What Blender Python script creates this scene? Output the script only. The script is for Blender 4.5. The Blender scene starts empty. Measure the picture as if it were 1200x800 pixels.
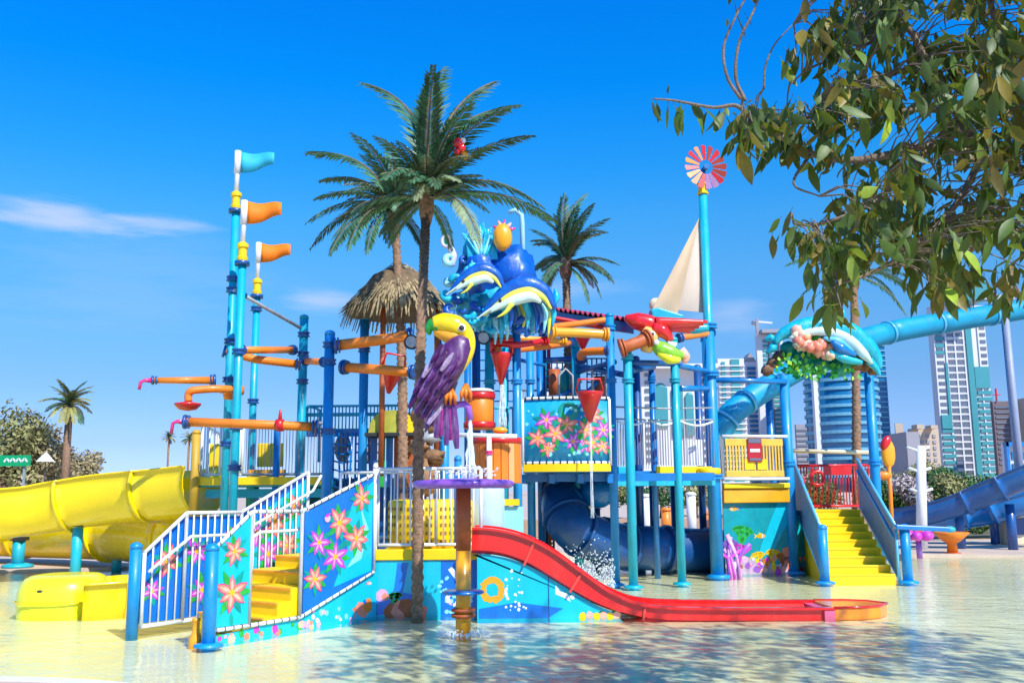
import bpy, math, random
from mathutils import Vector, Matrix, noise
random.seed(7)
R = math.radians
S = bpy.context.scene
COL = S.collection

# ------------------------------------------------------------------ camera
FPX, CX, CY, HOR, CAMH = 1100.0, 600.0, 400.0, 575.0, 1.63
PITCH = math.atan((HOR - CY) / FPX)
ROLL = R(0.45)
cam_d = bpy.data.cameras.new("camera"); cam = bpy.data.objects.new("camera", cam_d)
COL.objects.link(cam); S.camera = cam
cam_d.sensor_width = 36; cam_d.lens = 36 * FPX / 1200
cam_d.clip_start = 0.05; cam_d.clip_end = 6000
CAMROT = (Matrix.Rotation(math.pi/2 + PITCH, 3, 'X') @ Matrix.Rotation(ROLL*-1, 3, 'Z'))
cam.location = (0, 0, CAMH); cam.rotation_euler = CAMROT.to_euler()
def P(px, py, d):
    """point seen at photo pixel (px,py) at forward distance d (world Y)"""
    v = CAMROT @ Vector(((px-CX)/FPX, -(py-CY)/FPX, -1))
    return Vector((0, 0, CAMH)) + v * (d / v.y)
def G(px, d, py=650):
    p = P(px, py, d); return Vector((p.x, p.y, 0))

# ------------------------------------------------------------------ light
SUN_EL, SUN_AZ = R(46), R(180-34)      # azimuth measured clockwise from +Y: behind the camera, to its right
sd = Vector((math.sin(SUN_AZ)*math.cos(SUN_EL), math.cos(SUN_AZ)*math.cos(SUN_EL), math.sin(SUN_EL)))
sun_d = bpy.data.lights.new("sun", 'SUN'); sun = bpy.data.objects.new("sun", sun_d); COL.objects.link(sun)
sun_d.energy = 4.6; sun_d.angle = R(0.5); sun_d.color = (1, 0.96, 0.88)
sun.rotation_euler = sd.to_track_quat('Z', 'Y').to_euler()
S.view_settings.view_transform = 'Standard'; S.view_settings.look = 'None'
S.view_settings.exposure = 0.33; S.view_settings.gamma = 1
W = bpy.data.worlds.new("World"); S.world = W; W.use_nodes = True
def sky_world():
    nt = W.node_tree; N = nt.nodes; L = nt.links
    bg = N['Background']; bg.inputs['Strength'].default_value = 0.13
    sky = N.new('ShaderNodeTexSky'); sky.sky_type = 'NISHITA'; sky.sun_disc = False
    sky.sun_elevation = SUN_EL; sky.sun_rotation = SUN_AZ
    sky.air_density = 1.0; sky.dust_density = 0.3; sky.ozone_density = 2.5
    hs = N.new('ShaderNodeHueSaturation'); hs.inputs['Saturation'].default_value = 1.3
    L.new(sky.outputs[0], hs.inputs['Color'])
    # tint by elevation: the photograph's sky is a deep azure that turns lavender-pale at the horizon
    tc = N.new('ShaderNodeTexCoord'); sep = N.new('ShaderNodeSeparateXYZ'); L.new(tc.outputs['Generated'], sep.inputs[0])
    ramp = N.new('ShaderNodeValToRGB'); L.new(sep.outputs['Z'], ramp.inputs[0])
    cr = ramp.color_ramp; cr.elements[0].position = 0.0; cr.elements[0].color = SKY[0]
    cr.elements[1].position = 1.0; cr.elements[1].color = SKY[-1][1]
    for pos, c in SKY[1:-1]:
        e = cr.elements.new(pos); e.color = c
    mul = N.new('ShaderNodeMix'); mul.data_type = 'RGBA'; mul.blend_type = 'MULTIPLY'; mul.inputs['Factor'].default_value = 1
    L.new(hs.outputs[0], mul.inputs['A']); L.new(ramp.outputs[0], mul.inputs['B'])
    last = mul.outputs['Result']
    # thin clouds
    mp = N.new('ShaderNodeMapping'); mp.inputs['Scale'].default_value = (2.2, 2.2, 14); L.new(tc.outputs['Generated'], mp.inputs[0])
    no = N.new('ShaderNodeTexNoise'); no.inputs['Scale'].default_value = 2.0; no.inputs['Detail'].default_value = 7; no.inputs['Roughness'].default_value = 0.6
    L.new(mp.outputs[0], no.inputs['Vector'])
    acc = None
    for (px, py, wx, wy, a) in CLOUDS:
        c = (P(px, py, 10) - Vector((0, 0, CAMH))).normalized()
        sub = N.new('ShaderNodeVectorMath'); sub.operation = 'SUBTRACT'; L.new(tc.outputs['Generated'], sub.inputs[0]); sub.inputs[1].default_value = c
        sc = N.new('ShaderNodeVectorMath'); sc.operation = 'MULTIPLY'; L.new(sub.outputs[0], sc.inputs[0]); sc.inputs[1].default_value = (1100/wx, 1100/wx, 1100/wy)
        ln = N.new('ShaderNodeVectorMath'); ln.operation = 'LENGTH'; L.new(sc.outputs[0], ln.inputs[0])
        nm = N.new('ShaderNodeMath'); nm.operation = 'MULTIPLY_ADD'; L.new(no.outputs[0], nm.inputs[0]); nm.inputs[1].default_value = -3.2; nm.inputs[2].default_value = 1.65
        ad = N.new('ShaderNodeMath'); ad.operation = 'ADD'; L.new(ln.outputs['Value'], ad.inputs[0]); L.new(nm.outputs[0], ad.inputs[1])
        mr = N.new('ShaderNodeMapRange'); mr.interpolation_type = 'SMOOTHSTEP'; L.new(ad.outputs[0], mr.inputs[0])
        mr.inputs[1].default_value = 1.15; mr.inputs[2].default_value = 0.1; mr.inputs[3].default_value = 0; mr.inputs[4].default_value = a
        if acc is None: acc = mr.outputs[0]
        else:
            mx = N.new('ShaderNodeMath'); mx.operation = 'MAXIMUM'; L.new(acc, mx.inputs[0]); L.new(mr.outputs[0], mx.inputs[1]); acc = mx.outputs[0]
    mix = N.new('ShaderNodeMix'); mix.data_type = 'RGBA'; L.new(acc, mix.inputs['Factor']); L.new(last, mix.inputs['A'])
    mix.inputs['B'].default_value = (4.6, 4.9, 6.4, 1)
    L.new(mix.outputs['Result'], bg.inputs['Color'])
SKY = [(.46, .68, 1.62, 1), (.0044, (.46, .66, 1.48, 1)), (.05, (.42, .53, .985, 1)), (.112, (.456, .594, .857, 1)), (.157, (.508, .721, .919, 1)), (.228, (.537, .914, 1.078, 1)), (.28, (.416, 1.024, 1.224, 1)), (.331, (.194, 1.051, 1.383, 1)), (.411, (.02, 1.064, 1.618, 1)), (.48, (.02, 1.045, 1.722, 1)), (.75, (.2, 1.0, 1.6, 1)), (1.0, (.3, .95, 1.5, 1))]
CLOUDS = [(60, 250, 120, 20, .62), (150, 257, 85, 11, .5), (375, 353, 62, 15, .45), (860, 368, 60, 26, .3), (650, 340, 90, 16, .2), (150, 330, 200, 60, .10)]
sky_world()

# ------------------------------------------------------------------ materials
MATS = {}
def mat(name, col, rough=0.45, var=0.12, scale=3.0, coat=0.0, metal=0.0, bump=0.0, bscale=30.0, grime=0.0, grime_col=(0.25, 0.2, 0.13), alpha=1.0, objrand=0.0, trans=0.0):
    if name in MATS: return MATS[name]
    m = bpy.data.materials.new(name); m.use_nodes = True; MATS[name] = m
    nt = m.node_tree; N = nt.nodes; L = nt.links; b = N['Principled BSDF']
    b.inputs['Roughness'].default_value = rough; b.inputs['Metallic'].default_value = metal
    if coat: b.inputs['Coat Weight'].default_value = coat; b.inputs['Coat Roughness'].default_value = 0.12
    tc = N.new('ShaderNodeTexCoord')
    no = N.new('ShaderNodeTexNoise'); no.inputs['Scale'].default_value = scale; no.inputs['Detail'].default_value = 6; no.inputs['Roughness'].default_value = .65
    L.new(tc.outputs['Object'], no.inputs['Vector'])
    r = N.new('ShaderNodeMapRange'); L.new(no.outputs[0], r.inputs[0]); r.inputs[1].default_value = .3; r.inputs[2].default_value = .7
    r.inputs[3].default_value = 1-var; r.inputs[4].default_value = 1+var
    mu = N.new('ShaderNodeVectorMath'); mu.operation = 'SCALE'; mu.inputs[0].default_value = col[:3]; L.new(r.outputs[0], mu.inputs['Scale'])
    last = mu.outputs[0]
    if objrand:
        oi = N.new('ShaderNodeObjectInfo'); rr = N.new('ShaderNodeMapRange'); L.new(oi.outputs['Random'], rr.inputs[0]); rr.inputs[3].default_value = 1-objrand; rr.inputs[4].default_value = 1+objrand
        m2 = N.new('ShaderNodeVectorMath'); m2.operation = 'SCALE'; L.new(last, m2.inputs[0]); L.new(rr.outputs[0], m2.inputs['Scale']); last = m2.outputs[0]
    if grime:
        n2 = N.new('ShaderNodeTexNoise'); n2.inputs['Scale'].default_value = 1.7; n2.inputs['Detail'].default_value = 9; n2.inputs['Roughness'].default_value = .75
        mp = N.new('ShaderNodeMapping'); mp.inputs['Scale'].default_value = (3.5, 3.5, .8); L.new(tc.outputs['Object'], mp.inputs[0]); L.new(mp.outputs[0], n2.inputs['Vector'])
        g = N.new('ShaderNodeMapRange'); L.new(n2.outputs[0], g.inputs[0]); g.inputs[1].default_value = .52; g.inputs[2].default_value = .78; g.inputs[3].default_value = 0; g.inputs[4].default_value = grime
        mx = N.new('ShaderNodeMix'); mx.data_type = 'RGBA'; L.new(g.outputs[0], mx.inputs['Factor']); L.new(last, mx.inputs['A']); mx.inputs['B'].default_value = (*grime_col, 1)
        last = mx.outputs['Result']
        n5 = N.new('ShaderNodeTexNoise'); n5.inputs['Scale'].default_value = 34; n5.inputs['Detail'].default_value = 4; n5.inputs['Roughness'].default_value = .8; L.new(tc.outputs['Object'], n5.inputs['Vector'])
        g5 = N.new('ShaderNodeMapRange'); L.new(n5.outputs[0], g5.inputs[0]); g5.inputs[1].default_value = .60; g5.inputs[2].default_value = .74; g5.inputs[3].default_value = 0; g5.inputs[4].default_value = grime*.5
        m5 = N.new('ShaderNodeMix'); m5.data_type = 'RGBA'; L.new(g5.outputs[0], m5.inputs['Factor']); L.new(last, m5.inputs['A']); m5.inputs['B'].default_value = (.55, .55, .5, 1)
        last = m5.outputs['Result']
        rg = N.new('ShaderNodeMapRange'); L.new(n2.outputs[0], rg.inputs[0]); rg.inputs[3].default_value = rough*.7; rg.inputs[4].default_value = min(1, rough*1.5); L.new(rg.outputs[0], b.inputs['Roughness'])
    L.new(last, b.inputs['Base Color'])
    if trans:
        b.inputs['Transmission Weight'].default_value = trans
    if alpha < 1: b.inputs['Alpha'].default_value = alpha
    if bump:
        n3 = N.new('ShaderNodeTexNoise'); n3.inputs['Scale'].default_value = bscale; n3.inputs['Detail'].default_value = 5; L.new(tc.outputs['Object'], n3.inputs['Vector'])
        bp = N.new('ShaderNodeBump'); bp.inputs['Strength'].default_value = bump; bp.inputs['Distance'].default_value = .02; L.new(n3.outputs[0], bp.inputs['Height']); L.new(bp.outputs[0], b.inputs['Normal'])
    return m
BLUE = mat('blue_paint', (.0, .25, .62), .42, .16, 2, coat=.15, grime=.45, grime_col=(.12, .3, .5))
TEAL = mat('teal_paint', (.0, .39, .54), .42, .16, 2, coat=.15, grime=.45, grime_col=(.15, .35, .42))
DBLUE = mat('dark_blue_fibreglass', (.004, .075, .28), .38, .2, 1.5, coat=.5, grime=.4, grime_col=(.03, .1, .25))
MBLUE = mat('mid_blue_fibreglass', (.0, .17, .5), .3, .2, 1.5, coat=.5, grime=.3, grime_col=(.1, .25, .5))
TUBE = mat('aqua_tube_fibreglass', (.0, .30, .50), .45, .14, 1.5, coat=.1, grime=.45, grime_col=(.1, .3, .45))
WHITE = mat('white_paint', (.78, .80, .82), .4, .06, 4, coat=.2, grime=.35, grime_col=(.5, .45, .38))
YEL = mat('yellow_fibreglass', (.92, .66, .0), .25, .06, 1.5, coat=.5, grime=.3, grime_col=(.85, .46, .0))
YELP = mat('yellow_plastic', (.92, .60, .0), .45, .08, 4, grime=.3, grime_col=(.7, .36, .01))
LIME = mat('lime_yellow_fibreglass', (.80, .80, .01), .25, .08, 1.5, coat=.6, grime=.25, grime_col=(.75, .5, .0))
RED = mat('red_fibreglass', (.75, .012, .01), .22, .1, 2, coat=.7, grime=.4, grime_col=(.8, .1, .06))
REDP = mat('red_paint', (.62, .01, .015), .35, .12, 3, coat=.3, grime=.3, grime_col=(.4, .05, .03))
ORG = mat('orange_paint', (.85, .22, .01), .42, .15, 3, coat=.15, grime=.5, grime_col=(.55, .15, .03))
ORG2 = mat('amber_fibreglass', (.9, .38, .01), .3, .1, 3, coat=.4, grime=.3, grime_col=(.7, .2, .02))
RUST = mat('weathered_orange_brown', (.42, .09, .02), .5, .3, 4, grime=.5, grime_col=(.6, .25, .08))
PINK = mat('pink_paint', (.75, .04, .22), .35, .1, 3, coat=.3)
PURP = mat('purple_paint', (.30, .10, .55), .35, .15, 3, coat=.3, grime=.3, grime_col=(.45, .25, .6))
DPURP = mat('dark_plum_feather', (.07, .012, .09), .4, .35, 6, coat=.3, grime=.35, grime_col=(.4, .3, .45))
CYAN = mat('aqua_panel', (.0, .50, .68), .35, .12, 1.2, coat=.3, grime=.25, grime_col=(.1, .62, .75))
PBLUE = mat('blue_panel', (.0, .16, .62), .35, .12, 1.2, coat=.3, grime=.3, grime_col=(.0, .35, .7))
GREEN = mat('green_print', (.02, .38, .05), .45, .35, 9)
DKGREEN = mat('teal_green_print', (.0, .30, .25), .45, .3, 6)
CORAL = mat('coral_print', (.88, .25, .16), .45, .2, 9)
SALMON = mat('salmon_print', (.92, .45, .34), .45, .2, 9)
MAG = mat('magenta_print', (.62, .05, .55), .45, .25, 9)
LILAC = mat('lilac_print', (.75, .38, .75), .45, .25, 9)
LCYAN = mat('pale_aqua_print', (.25, .78, .85), .45, .15, 4)
GREYP = mat('galvanised_steel', (.38, .40, .42), .5, .2, 6, metal=.3, grime=.3)
DARK = mat('dark_rubber', (.02, .025, .03), .6, .2, 5)
SAILC = mat('sail_cloth', (.58, .42, .27), .8, .06, 2, bump=.1, bscale=120)
SAILW = mat('pale_sail_cloth', (.62, .51, .42), .8, .06, 2, bump=.1, bscale=120)
THATCH = mat('thatch_straw', (.30, .23, .12), .9, .45, 12, objrand=.3)
BARK = mat('palm_bark', (.25, .145, .085), .85, .6, 14, bump=.8, bscale=40)
FROND = mat('palm_frond_green', (.055, .15, .065), .5, .45, 5, objrand=.4)
FROND2 = mat('palm_frond_pale', (.22, .29, .15), .55, .35, 5, objrand=.3)
STEM = mat('palm_frond_stem', (.15, .11, .06), .7, .3, 8)
CREAM = mat('cream_paint', (.72, .62, .42), .6, .1, 3, grime=.2)

# ------------------------------------------------------------------ mesh builder
def frames(pts, up=Vector((0, 0, 1))):
    out = []; n = len(pts); side0 = None
    for i in range(n):
        t = (pts[min(i+1, n-1)] - pts[max(i-1, 0)]).normalized()
        s = t.cross(up)
        if s.length < 1e-3: s = side0 if side0 else t.cross(Vector((0, 1, 0)))
        s = s.normalized()
        if side0 is not None and s.dot(side0) < 0: s = -s
        side0 = s
        out.append((t, s, s.cross(t).normalized()))
    return out
def smooth_path(ctrl, per=8):
    c = [Vector(p) for p in ctrl]
    if len(c) < 3: return c
    c = [2*c[0]-c[1]] + c + [2*c[-1]-c[-2]]; out = []
    for i in range(1, len(c)-2):
        for k in range(per):
            t = k/per; a, b, d, e = c[i-1], c[i], c[i+1], c[i+2]
            out.append(.5*((2*b)+(-a+d)*t+(2*a-5*b+4*d-e)*t*t+(-a+3*b-3*d+e)*t**3))
    out.append(c[-2]); return out
class MB:
    def __init__(s): s.v = []; s.f = []; s.m = []; s.s = []; s.mats = []; s.cur = 0
    def use(s, m):
        if m not in s.mats: s.mats.append(m)
        s.cur = s.mats.index(m); return s
    def face(s, idx, sm=False): s.f.append(tuple(idx)); s.m.append(s.cur); s.s.append(sm)
    def poly(s, pts, sm=False):
        b = len(s.v); s.v += [Vector(p) for p in pts]; s.face(range(b, b+len(pts)), sm); return s
    def box(s, c, size, rz=0, M=None):
        c = Vector(c); x, y, z = [q/2 for q in size]; b = len(s.v)
        Mx = M if M else Matrix.Rotation(rz, 3, 'Z')
        for dx, dy, dz in ((-1,-1,-1),(1,-1,-1),(1,1,-1),(-1,1,-1),(-1,-1,1),(1,-1,1),(1,1,1),(-1,1,1)):
            s.v.append(c + Mx @ Vector((dx*x, dy*y, dz*z)))
        for q in ((0,3,2,1),(4,5,6,7),(0,1,5,4),(1,2,6,5),(2,3,7,6),(3,0,4,7)): s.face([b+k for k in q])
        return s
    def beam(s, a, b_, w, h):
        a = Vector(a); b_ = Vector(b_); t = (b_-a); l = t.length; t.normalize()
        sd_ = t.cross(Vector((0,0,1))).normalized() if abs(t.z) < .99 else Vector((1,0,0)); up = sd_.cross(t)
        return s.box((a+b_)/2, (w, l, h), M=Matrix((sd_, t, up)).transposed())
    def tube(s, pts, r, n=10, caps=True, flat=1.0, up=Vector((0,0,1))):
        pts = [Vector(p) for p in pts]; fr = frames(pts, up); b = len(s.v); k = len(pts)
        for i, p in enumerate(pts):
            rr = r[i] if isinstance(r, (list, tuple)) else r
            ra, rb = rr if isinstance(rr, tuple) else (rr, rr*flat)
            t, sd_, u = fr[i]
            for j in range(n):
                a = 2*math.pi*j/n; s.v.append(p + sd_*math.cos(a)*ra + u*math.sin(a)*rb)
        for i in range(k-1):
            for j in range(n):
                s.face((b+i*n+j, b+i*n+(j+1)%n, b+(i+1)*n+(j+1)%n, b+(i+1)*n+j), True)
        if caps:
            s.face([b+j for j in range(n)][::-1]); s.face([b+(k-1)*n+j for j in range(n)])
        return s
    def lathe(s, prof, c, n=16, sm=True):
        c = Vector(c); b = len(s.v); k = len(prof)
        for r, z in prof:
            for j in range(n):
                a = 2*math.pi*j/n; s.v.append(c + Vector((r*math.cos(a), r*math.sin(a), z)))
        for i in range(k-1):
            for j in range(n): s.face((b+i*n+j, b+i*n+(j+1)%n, b+(i+1)*n+(j+1)%n, b+(i+1)*n+j), sm)
        s.face([b+j for j in range(n)][::-1]); s.face([b+(k-1)*n+j for j in range(n)])
        return s
    def blob(s, c, rad, M=None, nu=12, nv=8, rough=0.0, seed=0, fr=3.0):
        c = Vector(c); M = M or Matrix.Identity(3); b = len(s.v)
        s.v.append(None); s.v[-1] = c + M @ Vector((0, 0, -rad[2]))
        for i in range(1, nv):
            ph = -math.pi/2 + math.pi*i/nv
            for j in range(nu):
                a = 2*math.pi*j/nu; d = Vector((math.cos(a)*math.cos(ph), math.sin(a)*math.cos(ph), math.sin(ph)))
                k = 1 + (rough*noise.noise(d*fr + Vector((seed*3.7, seed, 0))) if rough else 0)
                s.v.append(c + M @ Vector((d.x*rad[0]*k, d.y*rad[1]*k, d.z*rad[2]*k)))
        s.v.append(c + M @ Vector((0, 0, rad[2]))); e = len(s.v)-1
        for j in range(nu):
            s.face((b, b+1+(j+1)%nu, b+1+j), True)
            s.face((e, e-nu+j, e-nu+(j+1)%nu), True)
        for i in range(nv-2):
            for j in range(nu):
                a0 = b+1+i*nu; s.face((a0+j, a0+(j+1)%nu, a0+nu+(j+1)%nu, a0+nu+j), True)
        return s
    def prism(s, pts, off):
        """closed polygon pts swept by vector off"""
        pts = [Vector(p) for p in pts]; off = Vector(off); b = len(s.v); n = len(pts)
        s.v += pts + [p+off for p in pts]
        s.face(list(range(b, b+n))[::-1]); s.face(range(b+n, b+2*n))
        for i in range(n): s.face((b+i, b+(i+1)%n, b+n+(i+1)%n, b+n+i))
        return s
    def mesh(s, name, mats=None, origin=Vector((0,0,0))):
        me = bpy.data.meshes.new(name)
        me.from_pydata([tuple(p-origin) for p in s.v], [], s.f)
        for m in (s.mats or mats): me.materials.append(m)
        me.polygons.foreach_set('material_index', s.m); me.polygons.foreach_set('use_smooth', s.s); me.update()
        return me
    def build(s, name, m=None, parent=None, bevel=0, kind=None, label=None):
        """vertices are in world coordinates; parent chain gives the offset"""
        org = Vector((0,0,0)); q = parent
        while q is not None: org = org + Vector(q.location); q = q.parent
        me = s.mesh(name, [m] if m else None, org)
        o = bpy.data.objects.new(name, me); COL.objects.link(o)
        if parent is not None: o.parent = parent
        if bevel:
            bv = o.modifiers.new('bevel', 'BEVEL'); bv.width = bevel; bv.segments = 2; bv.limit_method = 'ANGLE'
        if kind: o['kind'] = kind
        if label: o['label'] = label
        return o
def thing(name, label, cat, loc=(0,0,0), group=None):
    o = bpy.data.objects.new(name, None); COL.objects.link(o); o.location = loc; o.empty_display_size = .2
    o['label'] = label; o['category'] = cat
    if group: o['group'] = group
    return o
def tag(o, label, cat, group=None):
    o['label'] = label; o['category'] = cat
    if group: o['group'] = group
    return o
def struct(mb, name, m=None):
    o = mb.build(name, m); o['kind'] = 'structure'; return o
def put(me, name, parent, loc, rot=(0,0,0), scale=(1,1,1)):
    """an extra object using mesh me, at world location loc under an unrotated parent"""
    org = Vector((0,0,0)); q = parent
    while q is not None: org = org + Vector(q.location); q = q.parent
    o = bpy.data.objects.new(name, me); COL.objects.link(o); o.parent = parent
    o.location = Vector(loc)-org; o.rotation_euler = rot; o.scale = scale
    return o
def lerp(a, b, t): return a + (b-a)*t
# ------------------------------------------------------------------ setting: ground, pool, water
def pool_outline():
    near = [(-60, 9.6), (-9, 9.0), (-6.2, 8.72), (P(0, 785, 8.63).x, 8.63), (P(100, 790, 8.47).x, 8.47), (P(180, 799, 8.15).x, 8.15), (-2.2, 7.6), (-1.6, 7.2), (-.9, 6.2), (-.4, 4.8), (-.2, 3), (-.2, 1.2)]
    right = [(9, 1.2), (14, 5), (15.5, 12), (15.2, 18)]
    far = [(13.8, 21.6), (11.2, 22.8), (8.5, 23.3), (5, 24.5), (0, 25), (-4, 24), (-7.5, 21.5), (-12, 20.4), (-20, 20), (-60, 19.5)]
    pts = smooth_path([Vector((x, y, 0)) for x, y in near[1:]+right+far[:-1]], 5)
    return [Vector((-60, 9.6, 0))] + pts + [Vector((-60, 19.5, 0))]
def grass_mat():
    m = mat('lawn', (.06, .16, .02), .9, .4, 1.5, bump=.6, bscale=60); return m
def paving_mat():
    m = mat('beige_paving', (.56, .43, .33), .85, .10, .8, grime=.35, grime_col=(.42, .33, .25), bump=.15, bscale=25); return m
def floor_mat():
    m = mat('pool_floor_coating', (.76, .67, .41), .7, .10, .5, grime=.3, grime_col=(.60, .60, .40)); return m
def water_mat():
    m = bpy.data.materials.new('shallow_water'); m.use_nodes = True; nt = m.node_tree; N = nt.nodes; L = nt.links
    N.remove(N['Principled BSDF']); out = N['Material Output']
    tr = N.new('ShaderNodeBsdfTransparent'); tr.inputs[0].default_value = (.90, .98, .94, 1)
    gl = N.new('ShaderNodeBsdfGlossy'); gl.inputs['Roughness'].default_value = .06; gl.inputs[0].default_value = (1, 1, 1, 1)
    fr = N.new('ShaderNodeFresnel'); fr.inputs[0].default_value = 1.185
    tc = N.new('ShaderNodeTexCoord')
    mp = N.new('ShaderNodeMapping'); mp.inputs['Scale'].default_value = (1, 1.6, 1); mp.inputs['Rotation'].default_value = (0, 0, .3); L.new(tc.outputs['Object'], mp.inputs[0])
    n1 = N.new('ShaderNodeTexNoise'); n1.inputs['Scale'].default_value = 2.6; n1.inputs['Detail'].default_value = 3; L.new(mp.outputs[0], n1.inputs['Vector'])
    n2 = N.new('ShaderNodeTexNoise'); n2.inputs['Scale'].default_value = 11; n2.inputs['Detail'].default_value = 2; n2.inputs['Distortion'].default_value = .6; L.new(mp.outputs[0], n2.inputs['Vector'])
    ma = N.new('ShaderNodeMath'); ma.operation = 'MULTIPLY_ADD'; L.new(n2.outputs[0], ma.inputs[0]); ma.inputs[1].default_value = .28; L.new(n1.outputs[0], ma.inputs[2])
    n4 = N.new('ShaderNodeTexNoise'); n4.inputs['Scale'].default_value = .55; n4.inputs['Detail'].default_value = 4; L.new(tc.outputs['Object'], n4.inputs['Vector'])
    mr = N.new('ShaderNodeMapRange'); L.new(n4.outputs[0], mr.inputs[0]); mr.inputs[1].default_value = .38; mr.inputs[2].default_value = .62; mr.inputs[3].default_value = .2; mr.inputs[4].default_value = .6
    bp = N.new('ShaderNodeBump'); L.new(mr.outputs[0], bp.inputs['Strength']); bp.inputs['Distance'].default_value = .04; L.new(ma.outputs[0], bp.inputs['Height'])
    L.new(bp.outputs[0], fr.inputs['Normal']); L.new(bp.outputs[0], gl.inputs['Normal'])
    mx = N.new('ShaderNodeMixShader'); L.new(fr.outputs[0], mx.inputs[0]); L.new(tr.outputs[0], mx.inputs[1]); L.new(gl.outputs[0], mx.inputs[2])
    L.new(mx.outputs[0], out.inputs['Surface']); return m
def setting():
    import bmesh
    pool = pool_outline()
    # paving around the pool, out to the horizon
    bm = bmesh.new(); inner = [bm.verts.new(p + Vector((0, 0, .045))) for p in pool]
    outer = [bm.verts.new((x, y, .045)) for x, y in ((-3000, -60), (3000, -60), (3000, 4500), (-3000, 4500))]
    es = [bm.edges.new((inner[i], inner[(i+1) % len(inner)])) for i in range(len(inner))] + [bm.edges.new((outer[i], outer[(i+1) % 4])) for i in range(4)]
    bmesh.ops.triangle_fill(bm, edges=es, use_beauty=True)
    for f in bm.faces:
        if f.normal.z < 0: f.normal_flip()
    me = bpy.data.meshes.new('ground'); bm.to_mesh(me); bm.free(); me.materials.append(paving_mat())
    o = bpy.data.objects.new('ground', me); COL.objects.link(o); o['kind'] = 'structure'
    mb = MB(); n = len(pool)
    CO_N = mat('pool_coping_white', (.75, .72, .68), .6, .08, 3, grime=.4); CO_F = mat('pool_coping_beige', (.58, .46, .37), .8, .1, 3, grime=.4)
    nrm = []
    for i in range(n):
        t = (pool[min(i+1, n-1)]-pool[max(i-1, 0)]).normalized(); nrm.append(Vector((t.y, -t.x, 0)))
    w = .16
    for i in range(n-1):
        a, b = pool[i], pool[i+1]; na, nb = nrm[i]*w, nrm[i+1]*w
        z1 = Vector((0, 0, .055)); z0 = Vector((0, 0, -.16))
        mb.use(CO_N if a.y < 13 and a.x < 9 else CO_F); mb.poly((a+z1, b+z1, b+nb+z1, a+na+z1)); mb.poly((a+z0, b+z0, b+z1, a+z1)); mb.poly((a+na+z1, b+nb+z1, b+nb+z1*.5, a+na+z1*.5))
    struct(mb, 'pool_edge')
    mb = MB(); mb.poly([(-61, 1, -.06), (17, 1, -.06), (17, 27, -.06), (-61, 27, -.06)]); struct(mb, 'pool_floor', floor_mat())
    mb = MB(); mb.poly([(-61, 1, 0), (17, 1, 0), (17, 27, 0), (-61, 27, 0)]); struct(mb, 'water', water_mat())
    mb = MB(); mb.poly([(-60, 29, .055), (-5, 29, .055), (-3, 48, .055), (-90, 48, .055)]); struct(mb, 'lawn', grass_mat())
    mb = MB(); mb.poly([(12, 30, .055), (60, 28, .055), (70, 60, .055), (10, 60, .055)]); struct(mb, 'planting_bed', mat('bed_soil', (.12, .11, .05), .95, .4, 1, bump=.5, bscale=12))
setting()

# ------------------------------------------------------------------ skyline
def glassmat(n, c): return mat(n, c, .18, .25, .08, coat=.3)
TW_W = mat('tower_white_cladding', (.62, .62, .64), .7, .06, .05); TW_G = glassmat('tower_teal_glass', (.0, .22, .26)); TW_B = glassmat('tower_blue_glass', (.01, .14, .30))
TW_D = glassmat('tower_dark_window', (.13, .15, .2)); TW_T = mat('tower_tan_stone', (.50, .40, .30), .8, .08, .05); TW_BR = mat('tower_brown_stone', (.16, .12, .13), .8, .08, .05); TW_GR = mat('tower_grey_stone', (.30, .29, .32), .8, .08, .05); TW_P = mat('tower_pale_band', (.13, .36, .50), .6, .06, .05)
TW_TEAL = mat('tower_green_panel', (.05, .27, .30), .4, .1, .05)
def tower(label, px0, px1, pytop, d, wallm, depth=None, name='tower_block', pybase=592):
    """returns root and a face-coordinate helper"""
    a = P(px0, 470, d); b = P(px1, 470, d); zt = P((px0+px1)/2, pytop, d).z
    w = b.x-a.x; dp = depth or w*.22
    t = thing(name, label, 'building', ((a.x+b.x)/2, d+dp/2, 0))
    m = MB(); m.box(((a.x+b.x)/2, d+dp/2, zt/2), (w, dp, zt)); m.build('wall', wallm, t)
    def F(px, py, off=0): q = P(px, 470, d); return Vector((q.x, d-off, P((px0+px1)/2, py, d).z))
    return t, F, dp, zt
def rect(mb, F, x0, y0, x1, y1, th=.5, off=0):
    a = F(x0, y1); b = F(x1, y0)
    mb.box(((a.x+b.x)/2, a.y-off-th/2+.1, (a.z+b.z)/2), (abs(b.x-a.x), th, abs(b.z-a.z)))
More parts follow.
